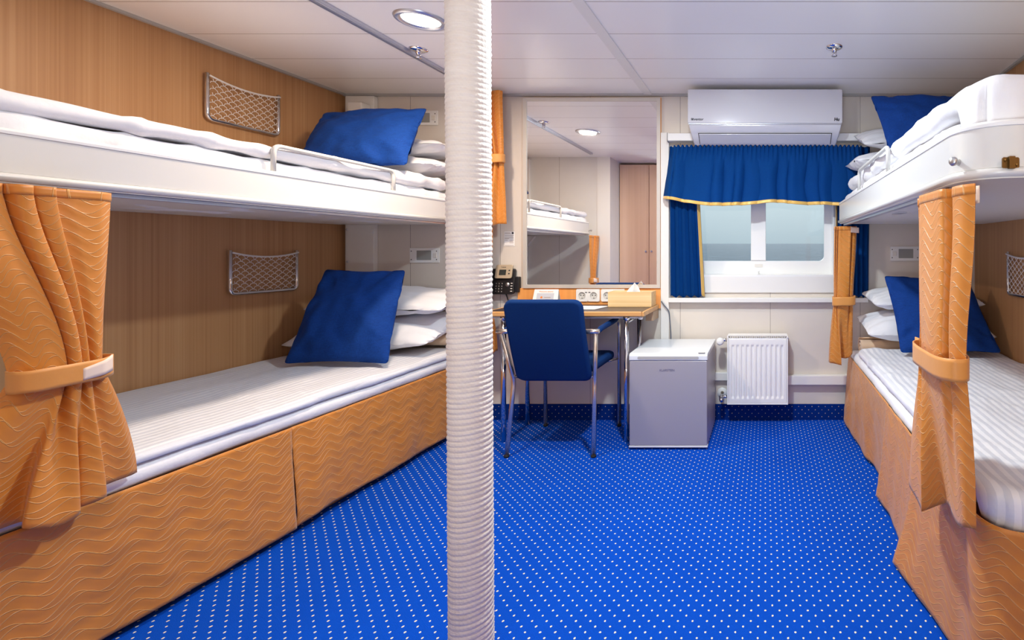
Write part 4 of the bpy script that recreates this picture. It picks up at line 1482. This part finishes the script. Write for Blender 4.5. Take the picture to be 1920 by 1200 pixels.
tb = thing('tissue_box', 'bamboo tissue box standing on the right end of the desk', 'tissue box', (-0.82, 3.09, 0.739))
bm = B()
BX0, BX1, BY0, BY1, BZ0, BZ1 = -0.953, -0.690, 3.035, 3.165, 0.7395, 0.829
box(bm, BX0, BX1, BY0, BY0 + 0.009, BZ0, BZ1)
box(bm, BX0, BX1, BY1 - 0.009, BY1, BZ0, BZ1)
box(bm, BX0, BX0 + 0.009, BY0 + 0.009, BY1 - 0.009, BZ0, BZ1)
box(bm, BX1 - 0.009, BX1, BY0 + 0.009, BY1 - 0.009, BZ0, BZ1)
obj('case', bm, 'bamboo', tb)
bm = B()
box(bm, BX0 + 0.009, -0.86, BY0 + 0.009, BY1 - 0.009, BZ1 - 0.010, BZ1 - 0.002)
box(bm, -0.77, BX1 - 0.009, BY0 + 0.009, BY1 - 0.009, BZ1 - 0.010, BZ1 - 0.002)
box(bm, -0.86, -0.77, BY0 + 0.009, BY0 + 0.045, BZ1 - 0.010, BZ1 - 0.002)
box(bm, -0.86, -0.77, BY1 - 0.045, BY1 - 0.009, BZ1 - 0.010, BZ1 - 0.002)
obj('lid', bm, 'bamboo', tb)
def tis(u, v):
    a = u * 2 - 1
    wdt = 0.050 * (1 - v) ** 0.6 + 0.003
    return Vector((-0.822 + a * wdt + 0.012 * v, 3.10 + 0.012 * math.sin(a * 2.5) * (1 - v) + 0.02 * v * abs(a), 0.80 + 0.082 * v - 0.012 * a * a * v))
obj('tissue', grid(B(), tis, 20, 14), 'paper', tb, smooth=True, solid=0.0012)

# tent card
cd = thing('tent_card', 'white folded welcome card with a picture, standing on the desk', 'card', (-1.38, 3.1, 0.739))
def card(name, x0, x1, y, z0, z1, mt, lean, off, parent):
    bm = B()
    vs = [bm.verts.new((x, y + lean * (z - 0.739) - off, z)) for x, z in ((x0, z0), (x1, z0), (x1, z1), (x0, z1))]
    bm.faces.new(vs)
    return obj(name, bm, mt, parent, solid=0.0008)
cy0 = 3.100
bm = B()
a_ = [(-1.447, cy0, 0.7398), (-1.287, cy0, 0.7398), (-1.292, cy0 + 0.035, 0.838), (-1.442, cy0 + 0.035, 0.838), (-1.292, cy0 + 0.075, 0.7398), (-1.442, cy0 + 0.075, 0.7398)]
v_ = [bm.verts.new(p) for p in a_]
bm.faces.new((v_[0], v_[1], v_[2], v_[3]))
bm.faces.new((v_[3], v_[2], v_[4], v_[5]))
obj('leaf', bm, 'paper', cd, solid=0.0008)
card('picture', -1.423, -1.316, cy0, 0.757, 0.815, 'picture_grey', 0.357, 0.0012, cd)
bm = lathe(B(), [(0, 0.0006), (0.007, 0.0)], (-1.392, cy0 + 0.357 * 0.05 - 0.002, 0.790), (0, -1, 0.357), 14)
obj('print_spot', bm, 'print_orange', cd)
card('print_ship', -1.375, -1.335, cy0, 0.786, 0.792, 'print_grey', 0.357, 0.0018, cd)
rt = Matrix.Rotation(math.atan2(0.098, 0.035), 3, 'X')
text('heading', 'Welcome aboard', 0.0125, 'print_orange', cd, (-1.368, cy0 + 0.357 * 0.0855 - 0.0014, 0.8245), rt, 0.0002)

o = obj('brochure', prism(B(), [(-1.19, 2.905), (-0.985, 2.90), (-0.955, 3.06), (-1.16, 3.07)], 0.7395, 0.7425), 'paper')
tag(o, 'flat white brochure lying on the desk behind the chair', 'brochure')

# phone on the wall
ph = thing('wall_phone', 'black desk phone with small screen mounted on the wall left of the mirror', 'phone', (-1.66, D - 0.03, 0.8))
def tilt(z):
    return D - 0.052 + (z - 0.80) * 0.16      # front surface leans towards the wall at the top
def slab(bm, pts, z2y, th):
    f_ = [bm.verts.new((x, z2y(z), z)) for x, z in pts]
    b_ = [bm.verts.new((x, z2y(z) + th, z)) for x, z in pts]
    bm.faces.new(f_); bm.faces.new(b_)
    n = len(pts)
    for i in range(n):
        bm.faces.new((f_[i], f_[(i + 1) % n], b_[(i + 1) % n], b_[i]))
    return bm
obj('wall_bracket', bx(-1.62, -1.562, D - 0.034, D - 0.001, 0.815, 0.915), 'black_plastic', ph, bevel=0.006)
pts = rrect(-1.742, -1.588, 0.805, 0.965, 0.012)
obj('body', slab(B(), pts, tilt, 0.02), 'black_plastic', ph, bevel=0.004)
obj('display_unit', slab(B(), rrect(-1.708, -1.602, 0.905, 0.99, 0.010), lambda z: tilt(z) - 0.016 + (z - 0.905) * 0.1, 0.013), 'champagne', ph, bevel=0.003)
obj('screen', slab(B(), rrect(-1.682, -1.639, 0.926, 0.960, 0.002), lambda z: tilt(z) - 0.0175 + (z - 0.905) * 0.1, 0.002), 'screen', ph)
text('maker_mark', 'Yealink', 0.011, 'print_dark', ph, (-1.658, tilt(0.974) - 0.0095, 0.975), FACE_CAM, 0.0003)
for z in (0.955, 0.935):
    obj('side_button', slab(B(), rrect(-1.624, -1.615, z - 0.004, z + 0.004, 0.002), lambda q: tilt(q) - 0.0172 + (q - 0.905) * 0.1, 0.002), 'print_dark', ph)
bm = tube(B(), fillet([(-1.752, D - 0.082, 0.80), (-1.752, D - 0.096, 0.84), (-1.750, D - 0.080, 0.97), (-1.748, D - 0.060, 0.998)], 0.04), 0.022, 16)
obj('handset', bm, 'black_plastic', ph, smooth=True)
ks = ['1', '2', '3', '4', '5', '6', '7', '8', '9', '*', '0', '#']
for i, s in enumerate(ks):
    kx = -1.700 + (i % 3) * 0.0185
    kz = 0.872 - (i // 3) * 0.0165
    obj('key', slab(B(), rrect(kx - 0.0065, kx + 0.0065, kz - 0.005, kz + 0.005, 0.002), lambda q: tilt(q) - 0.0022, 0.002), 'dark_rubber', ph)
    text('key_digit', s, 0.011, 'key_print', ph, (kx, tilt(kz) - 0.0026, kz), FACE_CAM, 0.0002)
obj('navigation_ring', lathe(B(), [(0, 0.004), (0.006, 0.004), (0.0065, 0.002), (0.012, 0.003), (0.0135, 0)], (-1.630, tilt(0.866) - 0.0005, 0.866), (0, -1, 0.1), 24), 'brushed_knob', ph, smooth=True)
for j in range(4):
    z = 0.874 - j * 0.0165
    obj('function_key', slab(B(), rrect(-1.609, -1.597, z - 0.0025, z + 0.0025, 0.001), lambda q: tilt(q) - 0.002, 0.002), 'key_print', ph)
bm = tube(B(), fillet([(-1.640, D - 0.04, 0.808), (-1.636, D - 0.03, 0.78), (-1.622, D - 0.03, 0.74)], 0.02), 0.004, 8)
obj('cord', bm, 'dark_rubber', ph, smooth=True)

# notice
ntc = thing('notice', 'small white printed notice on the wall between curtain and mirror', 'notice', (-1.638, D - 0.002, 1.11))
obj('sheet', bx(-1.670, -1.604, D - 0.0025, D - 0.001, 1.108, 1.202), 'paper', ntc)
bm = lathe(B(), [(0, 0.0004), (0.007, 0)], (-1.616, D - 0.0027, 1.193), (0, -1, 0), 16)
obj('emblem', bm, 'print_dark', ntc)
for i, (a, b, z) in enumerate([(0.003, 0.038, 1.194), (0.003, 0.044, 1.189), (0.003, 0.060, 1.178), (0.003, 0.058, 1.169), (0.003, 0.06, 1.161), (0.003, 0.03, 1.156), (0.003, 0.022, 1.147), (0.034, 0.062, 1.147), (0.034, 0.058, 1.138), (0.034, 0.06, 1.130), (0.003, 0.06, 1.114)]):
    obj('print_line', bx(-1.670 + a, -1.670 + b, D - 0.0029, D - 0.0026, z - 0.0015, z + 0.0015), 'print_grey', ntc)

# ------------------------------------------------------------------ reading light panels
def reading_panel(x0, x1, z0, z1, sw_right, label, yw=D):
    t = thing('reading_light', label, 'reading light', ((x0 + x1) / 2, yw, z0), 'bunk reading light panels')
    obj('plate', prism(B(), rrect(x0, x1, z0, z1, 0.003), yw - 0.008, yw - 0.001, 'y'), 'white_plastic', t, bevel=0.0015)
    w_ = x1 - x0
    a, b = (0.24, 0.73) if sw_right else (0.27, 0.76)
    obj('lens', prism(B(), rrect(x0 + w_ * a, x0 + w_ * b, z0 + 0.017, z1 - 0.016, 0.003), yw - 0.0095, yw - 0.007, 'y'), 'grey_lens', t)
    c = 0.86 if sw_right else 0.13
    obj('switch', prism(B(), rrect(x0 + w_ * c - 0.012, x0 + w_ * c + 0.012, z0 + 0.032, z1 - 0.032, 0.002), yw - 0.012, yw - 0.007, 'y'), 'bunk_cream', t, bevel=0.002)
    for fx in (0.055, 0.91):
        for z in (z0 + 0.02, z1 - 0.02):
            obj('screw', lathe(B(), [(0, 0.001), (0.0035, 0.0)], (x0 + w_ * fx, yw - 0.0083, z), (0, -1, 0), 10), 'dark_gap', t)


reading_panel(-2.272, -2.083, 1.003, 1.097, True, 'reading light panel above the pillows of the left lower bed')
reading_panel(-2.28, -2.093, 1.882, 1.975, True, 'reading light panel of the left upper bunk, half behind the cushion')
reading_panel(0.80, 0.990, 1.015, 1.107, False, 'reading light panel above the pillows of the right lower bed')

# ------------------------------------------------------------------ net pockets
def net_pocket(xw, y0, y1, z0, z1, side, label):
    t = thing('net_pocket', label, 'net pocket', (xw, (y0 + y1) / 2, z0), 'chrome net pockets on the side walls')
    g = 1 if side == 'left' else -1
    xo = xw + g * 0.018
    bm = tube(B(), fillet([(xo, y0, z1), (xo, y0, z0), (xo, y1, z0), (xo, y1, z1)], 0.028), 0.0085, 12)
    obj('frame', bm, 'chrome', t, smooth=True)
    sag = 0.022
    cx = xw + g * 0.030
    def top(y):
        s = (y - y0) / (y1 - y0) * 2 - 1
        return z1 - 0.012 - sag * (1 - s * s)
    ys = [y0 + (y1 - y0) * i / 16 for i in range(17)]
    bm = tube(B(), [(cx, y, top(y)) for y in ys], 0.0045, 8)
    obj('top_cord', bm, 'cord_white', t, smooth=True)
    bm = B()
    pitch_ = 0.044
    def P(y, q):        # q 0 bottom .. 1 top
        return Vector((xw + g * (0.02 + 0.010 * q), y, z0 + 0.006 + (top(y) - z0 - 0.006) * q))
    rows = 12
    nW = int((y1 - y0) / pitch_)
    for s in (1, -1):
        for i in range(-rows, nW + rows):
            pts_ = []
            for j in range(2 * rows + 1):
                y = y0 + pitch_ * (i + s * j * 0.25) + s * 0.004 * math.sin(j * PI / 2 * 2 + PI / 2)
                if y0 + 0.004 <= y <= y1 - 0.004:
                    pts_.append(P(y, j / (2 * rows)))
            if len(pts_) > 1:
                tube(bm, pts_, 0.0014, 4, cap=False)
    obj('net', bm, 'cord_white', t)


net_pocket(XL, 2.40, 2.75, 1.712, 1.932, 'left', 'net pocket with chrome frame on the left wall above the upper bunk')
net_pocket(XL, 2.503, 2.857, 0.862, 1.082, 'left', 'net pocket with chrome frame on the left wall above the lower bed')
net_pocket(XR, 2.375, 2.728, 0.845, 1.075, 'right', 'net pocket with chrome frame on the right wall, cut by the photo edge')

# ------------------------------------------------------------------ wardrobe, seen in the mirror
wd = thing('wardrobe', 'light wooden two-door wardrobe seen in the mirror', 'wardrobe', (-1.36, 0.4, 0))
obj('carcass', bx(-1.655, -1.075, 0.10, 0.668, 0.0, 2.06), 'wardrobe_wood', wd)
for a, b, kx in ((-1.653, -1.322, -1.355), (-1.317, -1.077, -1.29)):
    dd = obj('door', bx(a, b, 0.6685, 0.69, 0.02, 2.055), 'wardrobe_wood', wd, bevel=0.002)
    obj('knob', lathe(B(), [(0, 0.024), (0.010, 0.022), (0.012, 0.016), (0.006, 0.010), (0.006, 0)], (kx, 0.69, 1.075), (0, 1, 0), 20), 'chrome', dd, smooth=True)
struct('wall_return', bx(-1.70, -1.66, 0.0, 0.969, 0, ZC), 'partition_panel')
